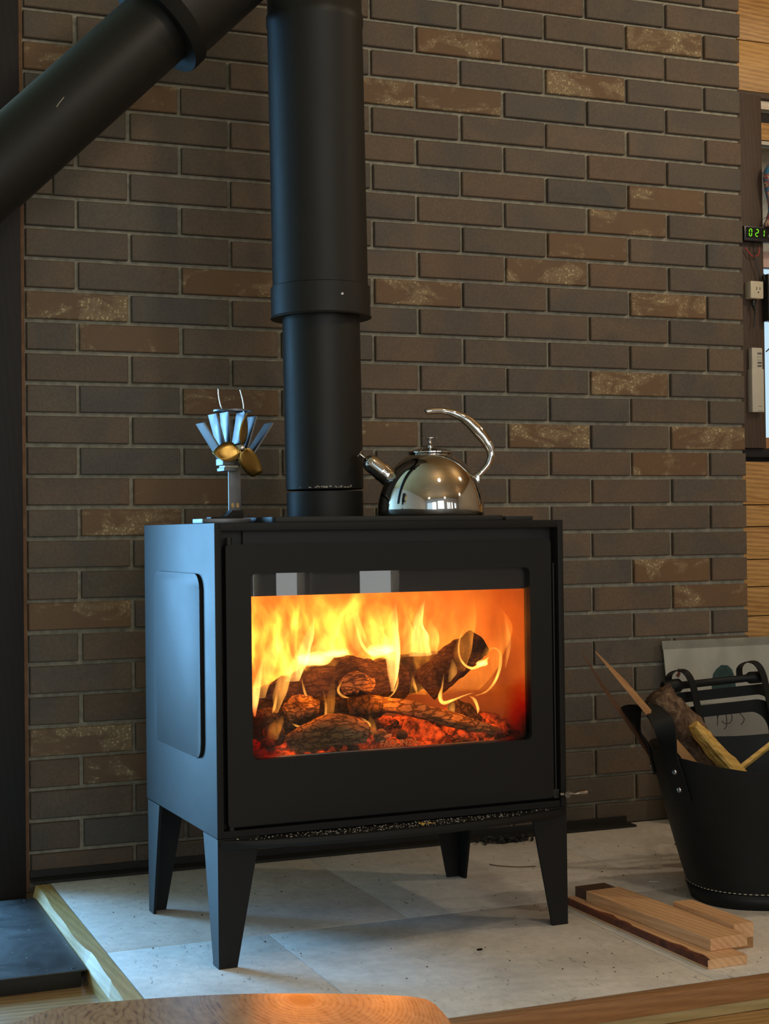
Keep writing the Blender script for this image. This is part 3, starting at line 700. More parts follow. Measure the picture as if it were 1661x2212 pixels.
top = lathe('top_ring', [(0.026, 0.2085), (0.037, 0.2085), (0.037, 0.2115), (0.026, 0.2115)], M['alu'], fan, 40); top.location = (0.020, -0.002, 0)
sweep('carry_wire', [(-0.001, -0.004, 0.209), (-0.006, -0.004, 0.222), (-0.009, -0.004, 0.237), (-0.010, -0.004, 0.250)], 0.0011, M['wire'], fan, 6, 12)
sweep('carry_wire', [(0.041, -0.004, 0.209), (0.041, -0.004, 0.222), (0.038, -0.004, 0.237), (0.034, -0.004, 0.250)], 0.0011, M['wire'], fan, 6, 12)
mot = sweep('motor', [(0.018, 0.004, 0.137), (0.0145, -0.043, 0.138)], 0.0095, M['iron'], fan, 20)
hub_c = Vector((0.014, -0.050, 0.138)); ax = Vector((0.42, -0.90, 0.0)).normalized()
sweep('hub', [hub_c - ax * 0.006, hub_c + ax * 0.004, hub_c + ax * 0.009], [0.007, 0.007, 0.002], M['wire'], fan, 16)
side = ax.cross(Vector((0, 0, 1))).normalized(); upv = Vector((0, 0, 1))
if side.x < 0: side = -side
for bi, ang in enumerate((-0.80, 1.29, 3.39)):
    vs_, fs = [], []
    m = 10
    for i in range(m + 1):
        t = i / m; r = 0.006 + 0.062 * t; wdt = 0.030 * math.sin(PI * min(1, 0.12 + 0.80 * t)) ** 0.8
        for j in range(5):
            s = (j / 4 - 0.5) * 2; th = ang + s * wdt / max(r, 0.016) * 0.62
            p = hub_c + side * (r * math.cos(th)) + upv * (r * math.sin(th)) + ax * (s * 0.0085 * (0.5 + 0.5 * t))
            vs_.append(p)
    for i in range(m):
        for j in range(4): fs.append((i * 5 + j, i * 5 + j + 1, (i + 1) * 5 + j + 1, (i + 1) * 5 + j))
    bl = mobj('blade', mesh('blade', vs_, fs), M['brass'], fan, smooth=True)
    md = bl.modifiers.new('thickness', 'SOLIDIFY'); md.thickness = 0.0009

# ------------------------------------------------------------------ the fire inside the stove
SM = stove.matrix_basis.copy()
def sp(a, b_, z): return SM @ Vector((a, b_, z))
def char_mat(name, c0, c1, glow, gcol=(1.0, 0.13, 0.01), vscale=(60, 60, 60), lo=0.02, gthr=0.55, soft=0.0):
    """charred wood: crazed dark blocks, ember light in the cracks and hot patches"""
    m, nt, b = new_mat(name)
    v = coords(nt, vscale, offset_random=2.0)
    vo = N(nt, 'ShaderNodeTexVoronoi', feature='DISTANCE_TO_EDGE'); vo.inputs['Scale'].default_value = 1.0
    vn = N(nt, 'ShaderNodeVectorMath', operation='MULTIPLY_ADD')
    nn = N(nt, 'ShaderNodeTexNoise'); nn.inputs['Scale'].default_value = 2.0; nt.links.new(v, nn.inputs['Vector'])
    nt.links.new(nn.outputs[1], vn.inputs[0]); vn.inputs[1].default_value = (0.9, 0.9, 0.9); nt.links.new(v, vn.inputs[2]); nt.links.new(vn.outputs[0], vo.inputs['Vector'])
    crack = ramp(nt, [(0.0, (soft,) * 3), (0.03, (soft,) * 3), (0.11, (1, 1, 1))], vo.outputs['Distance'])
    n2 = noise_tex(nt, coords(nt, offset_random=2.0), 26, 4, 0.6)
    c = ramp(nt, [(0.35, c0), (0.68, c1)], n2)
    col = mix(nt, crack.outputs[0], tuple(q * 0.35 for q in c0), c.outputs[0])
    nt.links.new(col, b.inputs['Base Color']); b.inputs['Roughness'].default_value = 0.95; b.inputs['Specular IOR Level'].default_value = 0.1
    bump(nt, b, math_n(nt, 'MULTIPLY_ADD', noise_tex(nt, coords(nt, (1, 2.5, 2.5), offset_random=2.0), 60, 5, 0.7), 1.2, crack.outputs[0]), 0.005, 1.0)
    n3 = noise_tex(nt, coords(nt, offset_random=2.0), 11, 3, 0.6)
    hot = ramp(nt, [(gthr, (0, 0, 0)), (gthr + 0.2, (1, 1, 1))], n3)
    g = math_n(nt, 'MULTIPLY', math_n(nt, 'MULTIPLY', hot.outputs[0], ramp(nt, [(0.40, (0.12,) * 3), (0.60, (1.5,) * 3)], noise_tex(nt, coords(nt, offset_random=2.0), 55, 4, 0.7)).outputs[0]), glow)
    b.inputs['Emission Color'].default_value = (*gcol, 1); nt.links.new(g, b.inputs['Emission Strength'])
    return m
M['char'] = char_mat('charred_log', (0.030, 0.016, 0.008), (0.17, 0.085, 0.035), 0.5, vscale=(70, 55, 55), gthr=0.60, soft=0.3)
M['char_dark'] = char_mat('sooty_log', (0.020, 0.011, 0.006), (0.13, 0.066, 0.030), 0.14, vscale=(34, 110, 110), gthr=0.66, soft=0.55)
M['char_tan'] = char_mat('crazed_tan_log', (0.20, 0.10, 0.04), (0.46, 0.25, 0.10), 0.2, vscale=(30, 100, 100), gthr=0.64, soft=0.15)
M['ember'] = char_mat('glowing_embers', (0.06, 0.018, 0.008), (0.28, 0.09, 0.035), 0.9, (1.0, 0.075, 0.006), (50, 50, 50), gthr=0.44)

def log_mesh(name, pts, radii, seed, rough=0.12, seg=22, n=26, facet=0.0, flat=1.0):
    P = smooth_path(pts, n); Rr = lerp_list(radii, n); vs_, fs = [], []
    off = Vector((seed * 3.1, seed * 1.7, 0))
    for i, p in enumerate(P):
        t = (P[min(i + 1, n - 1)] - P[max(i - 1, 0)]).normalized(); s = t.cross(Vector((0, 0, 1)))
        if s.length < 0.05: s = t.cross(Vector((0, 1, 0)))
        s.normalize(); q = s.cross(t)
        for k in range(seg):
            a = 2 * PI * k / seg
            rr = Rr[i] * (1 + rough * 1.6 * mnoise.noise(Vector((math.cos(a) * 1.3, math.sin(a) * 1.3, i * 0.22)) + off) + rough * 0.7 * mnoise.noise(Vector((math.cos(a) * 4, math.sin(a) * 4, i * 0.6)) + off))
            if facet: rr *= 1 - facet * (0.5 + 0.5 * math.cos(3 * a + seed))
            vs_.append(p + s * (rr * math.cos(a)) + q * (rr * flat * math.sin(a)))
    for i in range(n - 1):
        for k in range(seg): fs.append((i * seg + k, i * seg + (k + 1) % seg, (i + 1) * seg + (k + 1) % seg, (i + 1) * seg + k))
    fs.append(tuple(range(seg))[::-1]); fs.append(tuple((n - 1) * seg + k for k in range(seg)))
    return mesh(name, vs_, fs)
def log(name, pts, radii, mat, label, seed, group='burning logs in the stove', **kw):
    o = mobj(name, log_mesh(name, [(Vector(p) - Vector(pts[0])) for p in pts], radii, seed, **kw), mat, None, smooth=True)
    o.matrix_world = SM @ Matrix.Translation(pts[0])
    setp(o, label, 'log', group); return o
log('burning_log', [(0.125, 0.175, 0.432), (0.20, 0.175, 0.450), (0.30, 0.175, 0.472), (0.375, 0.175, 0.470), (0.44, 0.175, 0.468)], [0.030, 0.040, 0.047, 0.044, 0.036], M['char_dark'], 'large dark humped log lying across the back of the fire', 1, rough=0.17, n=44, seg=34)
log('burning_log', [(0.375, 0.205, 0.470), (0.45, 0.205, 0.480), (0.53, 0.205, 0.488)], [0.036, 0.040, 0.034], M['char_dark'], 'dark log end in the middle of the fire right of the hump', 2)
log('burning_log', [(0.480, 0.165, 0.455), (0.520, 0.150, 0.490), (0.560, 0.145, 0.515), (0.596, 0.145, 0.540)], [0.036, 0.038, 0.036, 0.030], M['char_dark'], 'squared log tilting up at the right of the fire', 3, facet=0.16)
log('burning_log', [(0.110, 0.135, 0.405), (0.20, 0.13, 0.415), (0.29, 0.13, 0.425), (0.37, 0.13, 0.425)], [0.026, 0.030, 0.028, 0.020], M['char'], 'crackled log with glowing underside below the humped log', 4)
log('burning_log', [(0.335, 0.095, 0.440), (0.41, 0.085, 0.425), (0.50, 0.08, 0.398), (0.605, 0.08, 0.366)], [0.015, 0.017, 0.017, 0.009], M['char_tan'], 'long thin split log slanting down to the right corner', 5, facet=0.2)
log('burning_log', [(0.160, 0.07, 0.372), (0.205, 0.06, 0.388), (0.25, 0.055, 0.399), (0.306, 0.055, 0.388)], [0.022, 0.030, 0.031, 0.020], M['char_tan'], 'short crazed tan log lying at the front left of the fire', 6, rough=0.10, facet=0.1)
log('burning_log', [(0.392, 0.06, 0.398), (0.43, 0.055, 0.385), (0.465, 0.055, 0.368)], [0.016, 0.018, 0.012], M['ember'], 'small red glowing log stub right of the round black coal', 7)
log('burning_log', [(0.52, 0.12, 0.42), (0.55, 0.12, 0.405), (0.575, 0.12, 0.385)], [0.016, 0.018, 0.014], M['char'], 'short charred stub under the tilted log', 8)
log('burning_log', [(0.285, 0.118, 0.468), (0.315, 0.112, 0.478), (0.348, 0.112, 0.470)], [0.014, 0.020, 0.012], M['char_tan'], 'crackled bark chunk on the face of the humped log', 9, rough=0.22)
log('burning_log', [(0.292, 0.098, 0.432), (0.325, 0.095, 0.434), (0.365, 0.095, 0.430)], [0.018, 0.021, 0.016], M['char'], 'blocky charred piece with glowing cracks in mid fire', 10, rough=0.14, facet=0.15)
log('burning_log', [(0.165, 0.10, 0.428), (0.195, 0.098, 0.440), (0.228, 0.098, 0.436)], [0.016, 0.021, 0.014], M['char_tan'], 'rough brown chunk at the left below the humped log', 11, rough=0.25)
# coal lumps and ember bed
rr = random.Random(11)
def coal(p, r, mat, label, seed):
    bm = bmesh.new(); bmesh.ops.create_icosphere(bm, subdivisions=3, radius=r)
    for v in bm.verts: v.co *= 1 + 0.35 * mnoise.noise(v.co * (1.1 / r) + Vector((seed * 5, 0, seed)))
    o = mobj('coal', bm_mesh('coal', bm), mat, None, smooth=True); o.matrix_world = SM @ Matrix.Translation(p); setp(o, label, 'coal', 'coals at the front of the fire'); return o
coal((0.3765, 0.045, 0.3815), 0.0105, M['char_dark'], 'round black coal above the middle of the glass lettering', 3)
coal((0.335, 0.05, 0.381), 0.013, M['char_tan'], 'pale ash lump left of the round black coal', 4)
coal((0.140, 0.09, 0.392), 0.020, M['char'], 'charred lump at the far left of the embers', 5)
coal((0.225, 0.105, 0.408), 0.017, M['char_dark'], 'black lump behind the short crazed log', 6)
coal((0.118, 0.065, 0.372), 0.016, M['ember'], 'glowing lump in the left front corner of the fire', 7)
bm = bmesh.new()
for i in range(620):
    a = rr.uniform(0.065, 0.645); b_ = rr.uniform(0.040, 0.28); r = rr.uniform(0.004, 0.012)
    z = 0.348 + 0.045 * min(1, b_ / 0.16) * (0.6 + 0.4 * rr.random())
    a = min(max(a, 0.07 + 0.0), 0.64 - max(0, b_ - 0.15) * 0.4); a = max(a, 0.066 + max(0, b_ - 0.15) * 0.4)
    bmesh.ops.create_icosphere(bm, subdivisions=1, radius=1, matrix=Matrix.Translation((a, b_, z)) @ Matrix.Rotation(rr.uniform(0, 6), 4, 'Z') @ Matrix.Rotation(rr.uniform(-1, 1), 4, 'X') @ Matrix.Diagonal((r * rr.uniform(0.8, 2.0), r, r * rr.uniform(0.5, 1.0), 1)))
NX = 26
o = mobj('ember_bed', bm_mesh('ember_bed', bm), M['ember']); o.matrix_world = SM
setp(o, 'bed of glowing red embers and ash on the firebox floor', 'embers', kind='stuff')

# flames: real volumes of glowing gas
def flame_mat(name, col, s, falloff=True, top=0.15):
    m = bpy.data.materials.new(name); m.use_nodes = True; nt = m.node_tree; nt.nodes.clear()
    e = N(nt, 'ShaderNodeEmission'); e.inputs[0].default_value = (*col, 1); e.inputs[1].default_value = s
    out = N(nt, 'ShaderNodeOutputMaterial'); nt.links.new(e.outputs[0], out.inputs['Volume'])
    if falloff:
        tc = N(nt, 'ShaderNodeTexCoord'); s3 = N(nt, 'ShaderNodeSeparateXYZ'); nt.links.new(tc.outputs['Generated'], s3.inputs[0])
        r = ramp(nt, [(0.0, (0.8,) * 3), (0.35, (1.0,) * 3), (1.0, (top,) * 3)], s3.outputs[2])
        nn = noise_tex(nt, coords(nt, (60, 60, 14)), 1.0, 2)
        r2 = ramp(nt, [(0.35, (0.45,) * 3), (0.65, (1.3,) * 3)], nn)
        nt.links.new(math_n(nt, 'MULTIPLY', math_n(nt, 'MULTIPLY', r.outputs[0], r2.outputs[0]), s), e.inputs[1])
    return m
FC = (1.0, 0.37, 0.055)
M['fl_bright'] = flame_mat('bright_flame', (1.0, 0.42, 0.09), 420)
M['fl_mid'] = flame_mat('yellow_flame', FC, 150)
M['fl_soft'] = flame_mat('orange_flame', (1.0, 0.30, 0.03), 60)
M['fl_wisp'] = flame_mat('flame_edge_wisp', FC, 300, True)
def field_mat():
    m = bpy.data.materials.new('rolling_flame_gas'); m.use_nodes = True; nt = m.node_tree; nt.nodes.clear()
    e = N(nt, 'ShaderNodeEmission'); out = N(nt, 'ShaderNodeOutputMaterial'); nt.links.new(e.outputs[0], out.inputs['Volume'])
    tc = N(nt, 'ShaderNodeTexCoord'); s3 = N(nt, 'ShaderNodeSeparateXYZ'); nt.links.new(tc.outputs['Object'], s3.inputs[0])
    v1 = coords(nt, (9, 6, 9)); wn_ = N(nt, 'ShaderNodeTexNoise'); wn_.inputs['Scale'].default_value = 1.0; wn_.inputs['Detail'].default_value = 2; nt.links.new(v1, wn_.inputs['Vector'])
    warp = N(nt, 'ShaderNodeVectorMath', operation='MULTIPLY_ADD'); nt.links.new(wn_.outputs[1], warp.inputs[0]); warp.inputs[1].default_value = (0.10, 0.05, 0.10); nt.links.new(tc.outputs['Object'], warp.inputs[2])
    mp = N(nt, 'ShaderNodeMapping'); mp.inputs['Scale'].default_value = (36, 16, 13); mp.inputs['Rotation'].default_value = (0, 0.75, 0); nt.links.new(warp.outputs[0], mp.inputs[0])
    n1 = noise_tex(nt, mp.outputs[0], 1.0, 4, 0.55)
    st = ramp(nt, [(0.46, (0,) * 3), (0.60, (0.20,) * 3), (0.74, (1.0,) * 3)], n1)
    z = s3.outputs[2]
    hz = ramp(nt, [(0.0, (1,) * 3), (0.45, (0.8,) * 3), (1.0, (0.16,) * 3)], math_n(nt, 'DIVIDE', math_n(nt, 'SUBTRACT', z, 0.49), 0.16, clamp=True))
    xr = ramp(nt, [(0.0, (1.0,) * 3), (0.40, (0.9,) * 3), (0.60, (0.6,) * 3), (0.85, (0.10,) * 3), (1.0, (0.02,) * 3)], math_n(nt, 'DIVIDE', math_n(nt, 'SUBTRACT', s3.outputs[0], 0.06), 0.59, clamp=True))
    f = math_n(nt, 'MULTIPLY', math_n(nt, 'MULTIPLY', st.outputs[0], hz.outputs[0]), xr.outputs[0])
    f = math_n(nt, 'ADD', math_n(nt, 'MULTIPLY', f, 230.0), 2.0)
    e.inputs[0].default_value = (1.0, 0.32, 0.030, 1); nt.links.new(f, e.inputs[1])
    return m
M['fl_field'] = field_mat()
flames = empty('flames', SM @ Vector((0, 0, 0)), stove.rotation_euler[2]); setp(flames, 'yellow and orange flames rolling over the logs in the stove', 'flames', kind='stuff')
def sheet(pts, widths, mat, bow=0.012, th=0.005, n=22, m=9, tw=0.0):
    """closed curved tongue of flame; pts in stove axes, widths across the front"""
    P = smooth_path(pts, n); Wd = lerp_list(widths, n); vs_, fs = [], []
    per = 2 * m
    for i, p in enumerate(P):
        w = max(Wd[i], 0.0006); env = math.sin(PI * min(1, max(0.02, i / (n - 1))))
        ang = tw * (i / (n - 1)); ex = Vector((math.cos(ang), math.sin(ang), 0)); ey = Vector((-math.sin(ang), math.cos(ang), 0))
        tt = th * (0.25 + 0.75 * env)
        for k in range(m):
            s = -1 + 2 * k / (m - 1); wob = 0.12 * w * math.sin(i * 0.9 + k)
            vs_.append(p + ex * (s * w / 2 + 0.2 * wob) - ey * (bow * (1 - s * s) * min(1, w / 0.03) + tt / 2 * (1 - s ** 4)))
        for k in range(m):
            s = 1 - 2 * k / (m - 1); wob = 0.12 * w * math.sin(i * 0.9 + (m - 1 - k))
            vs_.append(p + ex * (s * w / 2 * 0.985 + 0.2 * wob) - ey * (bow * (1 - s * s) * min(1, w / 0.03) - tt / 2 * (1 - s ** 4)) + ey * 0.0004)
    for i in range(n - 1):
        for k in range(per): fs.append((i * per + k, i * per + (k + 1) % per, (i + 1) * per + (k + 1) % per, (i + 1) * per + k))
    fs.append(tuple(range(per))[::-1]); fs.append(tuple((n - 1) * per + k for k in range(per)))
    return mobj('flame_tongue', mesh('flame_tongue', vs_, fs), M[mat], flames, smooth=True)
def wisp(pts, r, mat='fl_wisp'):
    return sweep('flame_edge', pts, [q * 0.62 for q in r], M[mat], flames, 8, 30, 1.9, up=(0, 1, 0))
def blob(p, r, mat):
    bm = bmesh.new(); bmesh.ops.create_icosphere(bm, subdivisions=3, radius=1.0)
    for v in bm.verts: v.co *= 1 + 0.35 * mnoise.noise(v.co * 1.4 + Vector(p) * 40)
    o = mobj('flame_core', bm_mesh('flame_core', bm), M[mat], flames, smooth=True); o.location = p; o.scale = r; return o
box('flame_gas', 0.066, 0.645, 0.160, 0.262, 0.44, 0.658, M['fl_field'], flames)
B = 0.125
# middle bowl
sheet([(0.345, B, 0.520), (0.330, B, 0.545), (0.318, B, 0.58), (0.312, B, 0.615), (0.322, B, 0.65)], [0.012, 0.040, 0.036, 0.026, 0.022], 'fl_mid', 0.010, 0.006)
sheet([(0.395, B, 0.455), (0.397, B, 0.500), (0.394, B, 0.54), (0.397, B, 0.58), (0.404, B, 0.63)], [0.006, 0.026, 0.040, 0.024, 0.003], 'fl_bright', 0.010, 0.007)
sheet([(0.368, B, 0.520), (0.366, B, 0.550), (0.362, B, 0.58), (0.366, B, 0.615)], [0.050, 0.050, 0.030, 0.004], 'fl_mid', 0.014, 0.006)
blob((0.372, B, 0.537), (0.032, 0.008, 0.012), 'fl_bright')
wisp([(0.318, B, 0.60), (0.326, B, 0.565), (0.338, B, 0.540), (0.358, B, 0.526), (0.380, B, 0.528)], [0.0015, 0.0035, 0.005, 0.006, 0.003])
wisp([(0.398, B - .01, 0.50), (0.402, B - .01, 0.475), (0.392, B - .01, 0.452), (0.372, B - .01, 0.440)], [0.004, 0.003, 0.0022, 0.001])
# left mass
sheet([(0.190, 0.13, 0.485), (0.205, 0.13, 0.52), (0.222, 0.13, 0.56), (0.236, 0.13, 0.60)], [0.030, 0.036, 0.024, 0.004], 'fl_bright', 0.012, 0.006)
sheet([(0.225, 0.14, 0.510), (0.250, 0.14, 0.535), (0.270, 0.14, 0.565), (0.30, 0.14, 0.61)], [0.060, 0.060, 0.036, 0.004], 'fl_mid', 0.014, 0.008)
blob((0.238, 0.13, 0.525), (0.034, 0.010, 0.014), 'fl_bright'); blob((0.285, 0.14, 0.533), (0.030, 0.008, 0.008), 'fl_bright')
sheet([(0.150, 0.11, 0.43), (0.160, 0.11, 0.47), (0.175, 0.11, 0.52), (0.195, 0.11, 0.59)], [0.010, 0.028, 0.030, 0.004], 'fl_mid', 0.010, 0.006)
sheet([(0.118, 0.10, 0.46), (0.128, 0.10, 0.51), (0.150, 0.10, 0.56), (0.185, 0.10, 0.60)], [0.018, 0.036, 0.034, 0.004], 'fl_mid', 0.010, 0.008)
sheet([(0.112, 0.12, 0.42), (0.115, 0.12, 0.47), (0.130, 0.12, 0.53)], [0.004, 0.018, 0.003], 'fl_bright', 0.006, 0.004)
# right of middle
sheet([(0.462, 0.14, 0.520), (0.462, 0.14, 0.555), (0.458, 0.14, 0.59), (0.475, 0.14, 0.635)], [0.050, 0.040, 0.020, 0.003], 'fl_bright', 0.012, 0.006)
sheet([(0.480, 0.14, 0.522), (0.488, 0.14, 0.555), (0.484, 0.14, 0.59)], [0.040, 0.034, 0.003], 'fl_mid', 0.012, 0.006)
sheet([(0.435, 0.14, 0.520), (0.437, 0.14, 0.56), (0.430, 0.14, 0.61)], [0.030, 0.026, 0.003], 'fl_mid', 0.012, 0.006)
# loops at the right
B2 = 0.10
wisp([(0.548, B2, 0.585), (0.530, B2, 0.555), (0.527, B2, 0.525), (0.537, B2, 0.504), (0.556, B2, 0.494), (0.578, B2, 0.502), (0.592, B2, 0.514)], [0.001, 0.0022, 0.003, 0.0035, 0.005, 0.006, 0.002])
blob((0.578, B2, 0.503), (0.014, 0.005, 0.007), 'fl_bright')
wisp([(0.585, B2, 0.520), (0.602, B2, 0.532), (0.618, B2, 0.522), (0.618, B2, 0.498), (0.608, B2, 0.470), (0.588, B2, 0.448), (0.562, B2, 0.440)], [0.001, 0.003, 0.004, 0.0045, 0.0038, 0.003, 0.001])
wisp([(0.494, B2, 0.488), (0.490, B2, 0.462), (0.485, B2, 0.442), (0.492, B2, 0.430), (0.512, B2, 0.434), (0.535, B2, 0.441), (0.556, B2, 0.446)], [0.001, 0.0028, 0.0060, 0.0065, 0.004, 0.002, 0.001])
wisp([(0.549, B2, 0.440), (0.560, B2, 0.432), (0.567, B2, 0.415), (0.566, B2, 0.404)], [0.002, 0.0048, 0.004, 0.001])
sheet([(0.506, B2, 0.402), (0.508, B2, 0.418), (0.512, B2, 0.436)], [0.010, 0.020, 0.006], 'fl_mid', 0.005, 0.004)
sheet([(0.560, B2, 0.452), (0.580, B2, 0.48), (0.60, B2, 0.515), (0.625, B2, 0.57), (0.61, B2, 0.62)], [0.020, 0.046, 0.05, 0.045, 0.01], 'fl_soft', 0.012, 0.008)
sheet([(0.530, B2, 0.49), (0.535, B2, 0.53), (0.548, B2, 0.58), (0.56, B2, 0.64)], [0.020, 0.040, 0.034, 0.006], 'fl_soft', 0.012, 0.008)
sheet([(0.505, B2, 0.470), (0.514, B2, 0.49), (0.512, B2, 0.515)], [0.006, 0.020, 0.004], 'fl_mid', 0.006, 0.004)
sheet([(0.640, 0.12, 0.49), (0.648, 0.12, 0.54), (0.640, 0.12, 0.60)], [0.004, 0.012, 0.004], 'fl_mid', 0.004, 0.004)
# small licks in front of the lower logs
for q in ([(0.196, 0.10, 0.50), (0.205, 0.10, 0.465), (0.214, 0.10, 0.445), (0.205, 0.10, 0.425)], [(0.235, 0.09, 0.475), (0.242, 0.09, 0.445), (0.240, 0.09, 0.415), (0.225, 0.09, 0.395), (0.215, 0.09, 0.375)],
          [(0.285, 0.10, 0.49), (0.272, 0.10, 0.468), (0.280, 0.10, 0.455), (0.296, 0.10, 0.450)], [(0.150, 0.10, 0.47), (0.145, 0.10, 0.445), (0.140, 0.10, 0.43)],
          [(0.425, 0.10, 0.49), (0.430, 0.10, 0.47), (0.436, 0.10, 0.45)], [(0.308, 0.08, 0.415), (0.322, 0.08, 0.405), (0.330, 0.08, 0.395)], [(0.170, 0.08, 0.412), (0.190, 0.08, 0.404), (0.215, 0.08, 0.406)]):
    wisp(q, [0.001, 0.0038, 0.0046, 0.001], 'fl_mid')
sheet([(0.335, 0.075, 0.375), (0.330, 0.075, 0.40), (0.325, 0.075, 0.42)], [0.012, 0.016, 0.004], 'fl_soft', 0.004, 0.005)
sheet([(0.130, 0.07, 0.385), (0.135, 0.07, 0.41), (0.15, 0.07, 0.43)], [0.020, 0.030, 0.006], 'fl_soft', 0.005, 0.008)
sheet([(0.250, 0.10, 0.40), (0.255, 0.10, 0.44), (0.262, 0.10, 0.49)], [0.012, 0.022, 0.006], 'fl_soft', 0.005, 0.006)
# the light the flames throw
for (a, b_, z, p, r) in ((0.20, 0.19, 0.575, 0.42, 0.04), (0.38, 0.13, 0.565, 0.55, 0.04), (0.52, 0.19, 0.56, 0.36, 0.04), (0.20, 0.060, 0.475, 0.55, 0.03), (0.36, 0.055, 0.46, 0.6, 0.03), (0.52, 0.05, 0.45, 0.5, 0.03)):
    d = bpy.data.lights.new('firelight', 'POINT'); d.energy = p; d.color = (1.0, 0.27, 0.018); d.shadow_soft_size = r
    o = bpy.data.objects.new('firelight', d); COL.objects.link(o); o.location = SM @ Vector((a, b_, z))

# ------------------------------------------------------------------ leather log bag at the right
bag = empty('log_bag', (1.395, -0.805, 0.0), -0.18)
setp(bag, 'black leather log tub with riveted strap handle and pale stitching, at the right edge', 'log bag')
def oval(t, a, ex=2.4):
    c, s = math.cos(a), math.sin(a)
    return (abs(c) ** (2 / ex)) * (1 if c >= 0 else -1), (abs(s) ** (2 / ex)) * (1 if s >= 0 else -1)
def bag_pt(t, a, inset=0.0):
    rx = 0.168 + 0.088 * t ** 0.85 - inset; ry = 0.125 + 0.050 * t - inset
    x, y = oval(t, a)
    # the rim dips a little in the middle of the long sides and bows outward
    rimz = 0.272 + 0.034 * abs(math.cos(a)) ** 1.5 + (0.032 * max(0, math.sin(a)))
    return Vector((x * rx, y * ry, 0.003 + t * rimz))
SEG = 72; LV = 18
vs_, fs = [], []
for i in range(LV + 1):
    for k in range(SEG): vs_.append(bag_pt(i / LV, 2 * PI * k / SEG))
for i in range(LV, -1, -1):
    for k in range(SEG):
        p = bag_pt(i / LV, 2 * PI * k / SEG, 0.004); p.z = max(p.z, 0.008); vs_.append(p)
tot = 2 * (LV + 1)
for i in range(tot - 1):
    for k in range(SEG): fs.append((i * SEG + k, i * SEG + (k + 1) % SEG, (i + 1) * SEG + (k + 1) % SEG, (i + 1) * SEG + k))
fs.append(tuple(range(SEG))[::-1]); fs.append(tuple((tot - 1) * SEG + k for k in range(SEG)))
mobj('tub', mesh('tub', vs_, fs), M['leather'], bag, smooth=True); autosmooth(bag.children[0], 50)
# stitch row round the foot
bm = bmesh.new()
for k in range(88):
    a0 = 2 * PI * k / 88; a1 = a0 + 2 * PI / 88 * 0.78
    p0 = bag_pt(0.105, a0); p1 = bag_pt(0.105, a1); d = p1 - p0; mid = (p0 + p1) / 2; out = Vector((mid.x, mid.y, 0)).normalized() * 0.0006
    m4 = Matrix.Translation(mid + out) @ d.to_track_quat('X', 'Z').to_matrix().to_4x4() @ Matrix.Diagonal((d.length / 2, 0.0011, 0.0011, 1))
    bmesh.ops.create_icosphere(bm, subdivisions=1, radius=1, matrix=m4)
mobj('stitching', bm_mesh('stitching', bm), M['thread'], bag)
prof_ring = []
vs_, fs = [], []
for k in range(SEG):
    a = 2 * PI * k / SEG
    for (t, o_) in ((0.0, 0.003), (0.095, 0.003), (0.095, -0.001), (0.0, -0.001)):
        p = bag_pt(t, a, -o_); p.z = max(p.z - 0.003, 0.0) if t == 0 else p.z; vs_.append(p)
for k in range(SEG):
    k2 = (k + 1) % SEG
    for j in range(4): fs.append((k * 4 + j, k * 4 + (j + 1) % 4, k2 * 4 + (j + 1) % 4, k2 * 4 + j))
mobj('base_band', mesh('base_band', vs_, fs), M['leather'], bag, smooth=True); autosmooth(bag.children[-1], 40)
# strap handles at both ends: a broad band arching from the front to the back of the end, riveted outside the tub
def strap(sx):
    def az(da): return (PI if sx < 0 else 0.0) + (da if sx < 0 else -da)
    def on(t, da, off=0.003): 
        a = az(da); p = bag_pt(t, a, -off); return p
    f0, f1, f2 = on(0.70, 0.34), on(0.86, 0.32), on(1.0, 0.29)
    b0, b1, b2 = on(0.80, -0.36), on(0.90, -0.34), on(1.0, -0.31)
    up_ = Vector((0, 0, 1)); outv = Vector((sx, 0, 0))
    pts = [f0, f1, f2, f2 + up_ * 0.038 + outv * 0.006, f2 + up_ * 0.072 + outv * 0.012 + Vector((0, 0.016, 0)), (f2 + b2) / 2 + up_ * 0.090 + outv * 0.024, b2 + up_ * 0.072 + outv * 0.038 + Vector((0, -0.012, 0)), b2 + up_ * 0.034 + outv * 0.024, b2, b1, b0]
    P = smooth_path(pts, 60); vs_, fs = [], []; W0 = 0.0215
    for i, p in enumerate(P):
        t = (P[min(i + 1, 59)] - P[max(i - 1, 0)]).normalized()
        u = i / 59; rad = Vector((p.x / 0.256, p.y / 0.175, 0)).normalized(); tan = Vector((-rad.y, rad.x, 0))
        k = max(0.0, 1 - abs(u - 0.5) / 0.30); k = k * k * (3 - 2 * k)
        wdir = (tan * (1 if sx < 0 else -1) * (1 - k) + outv * k * -1.0)
        wdir = (wdir - t * wdir.dot(t)).normalized(); nn = t.cross(wdir).normalized() * 0.0019
        for (q, sg) in ((-W0, 1), (W0, 1), (W0, -1), (-W0, -1)): vs_.append(p + wdir * q + nn * sg)
    for i in range(59):
        for j in range(4): fs.append((i * 4 + j, i * 4 + (j + 1) % 4, (i + 1) * 4 + (j + 1) % 4, (i + 1) * 4 + j))
    fs += [(3, 2, 1, 0), (236, 237, 238, 239)]
    o = mobj('strap_handle', mesh('strap_handle', vs_, fs), M['leather'], bag); autosmooth(o, 40)
    for da, t in ((0.32, 0.90), (0.33, 0.78), (-0.35, 0.94), (-0.36, 0.85)):
        p = on(t, da, 0.0052); nrm = Vector((p.x / 0.256 ** 2, p.y / 0.175 ** 2, 0)).normalized()
        r_ = lathe('rivet', [(0.0, 0.0030), (0.0040, 0.0024), (0.0058, 0.0)], M['rivet'], o, 16); r_.location = p; r_.rotation_euler = nrm.to_track_quat('Z', 'Y').to_euler()
    return o
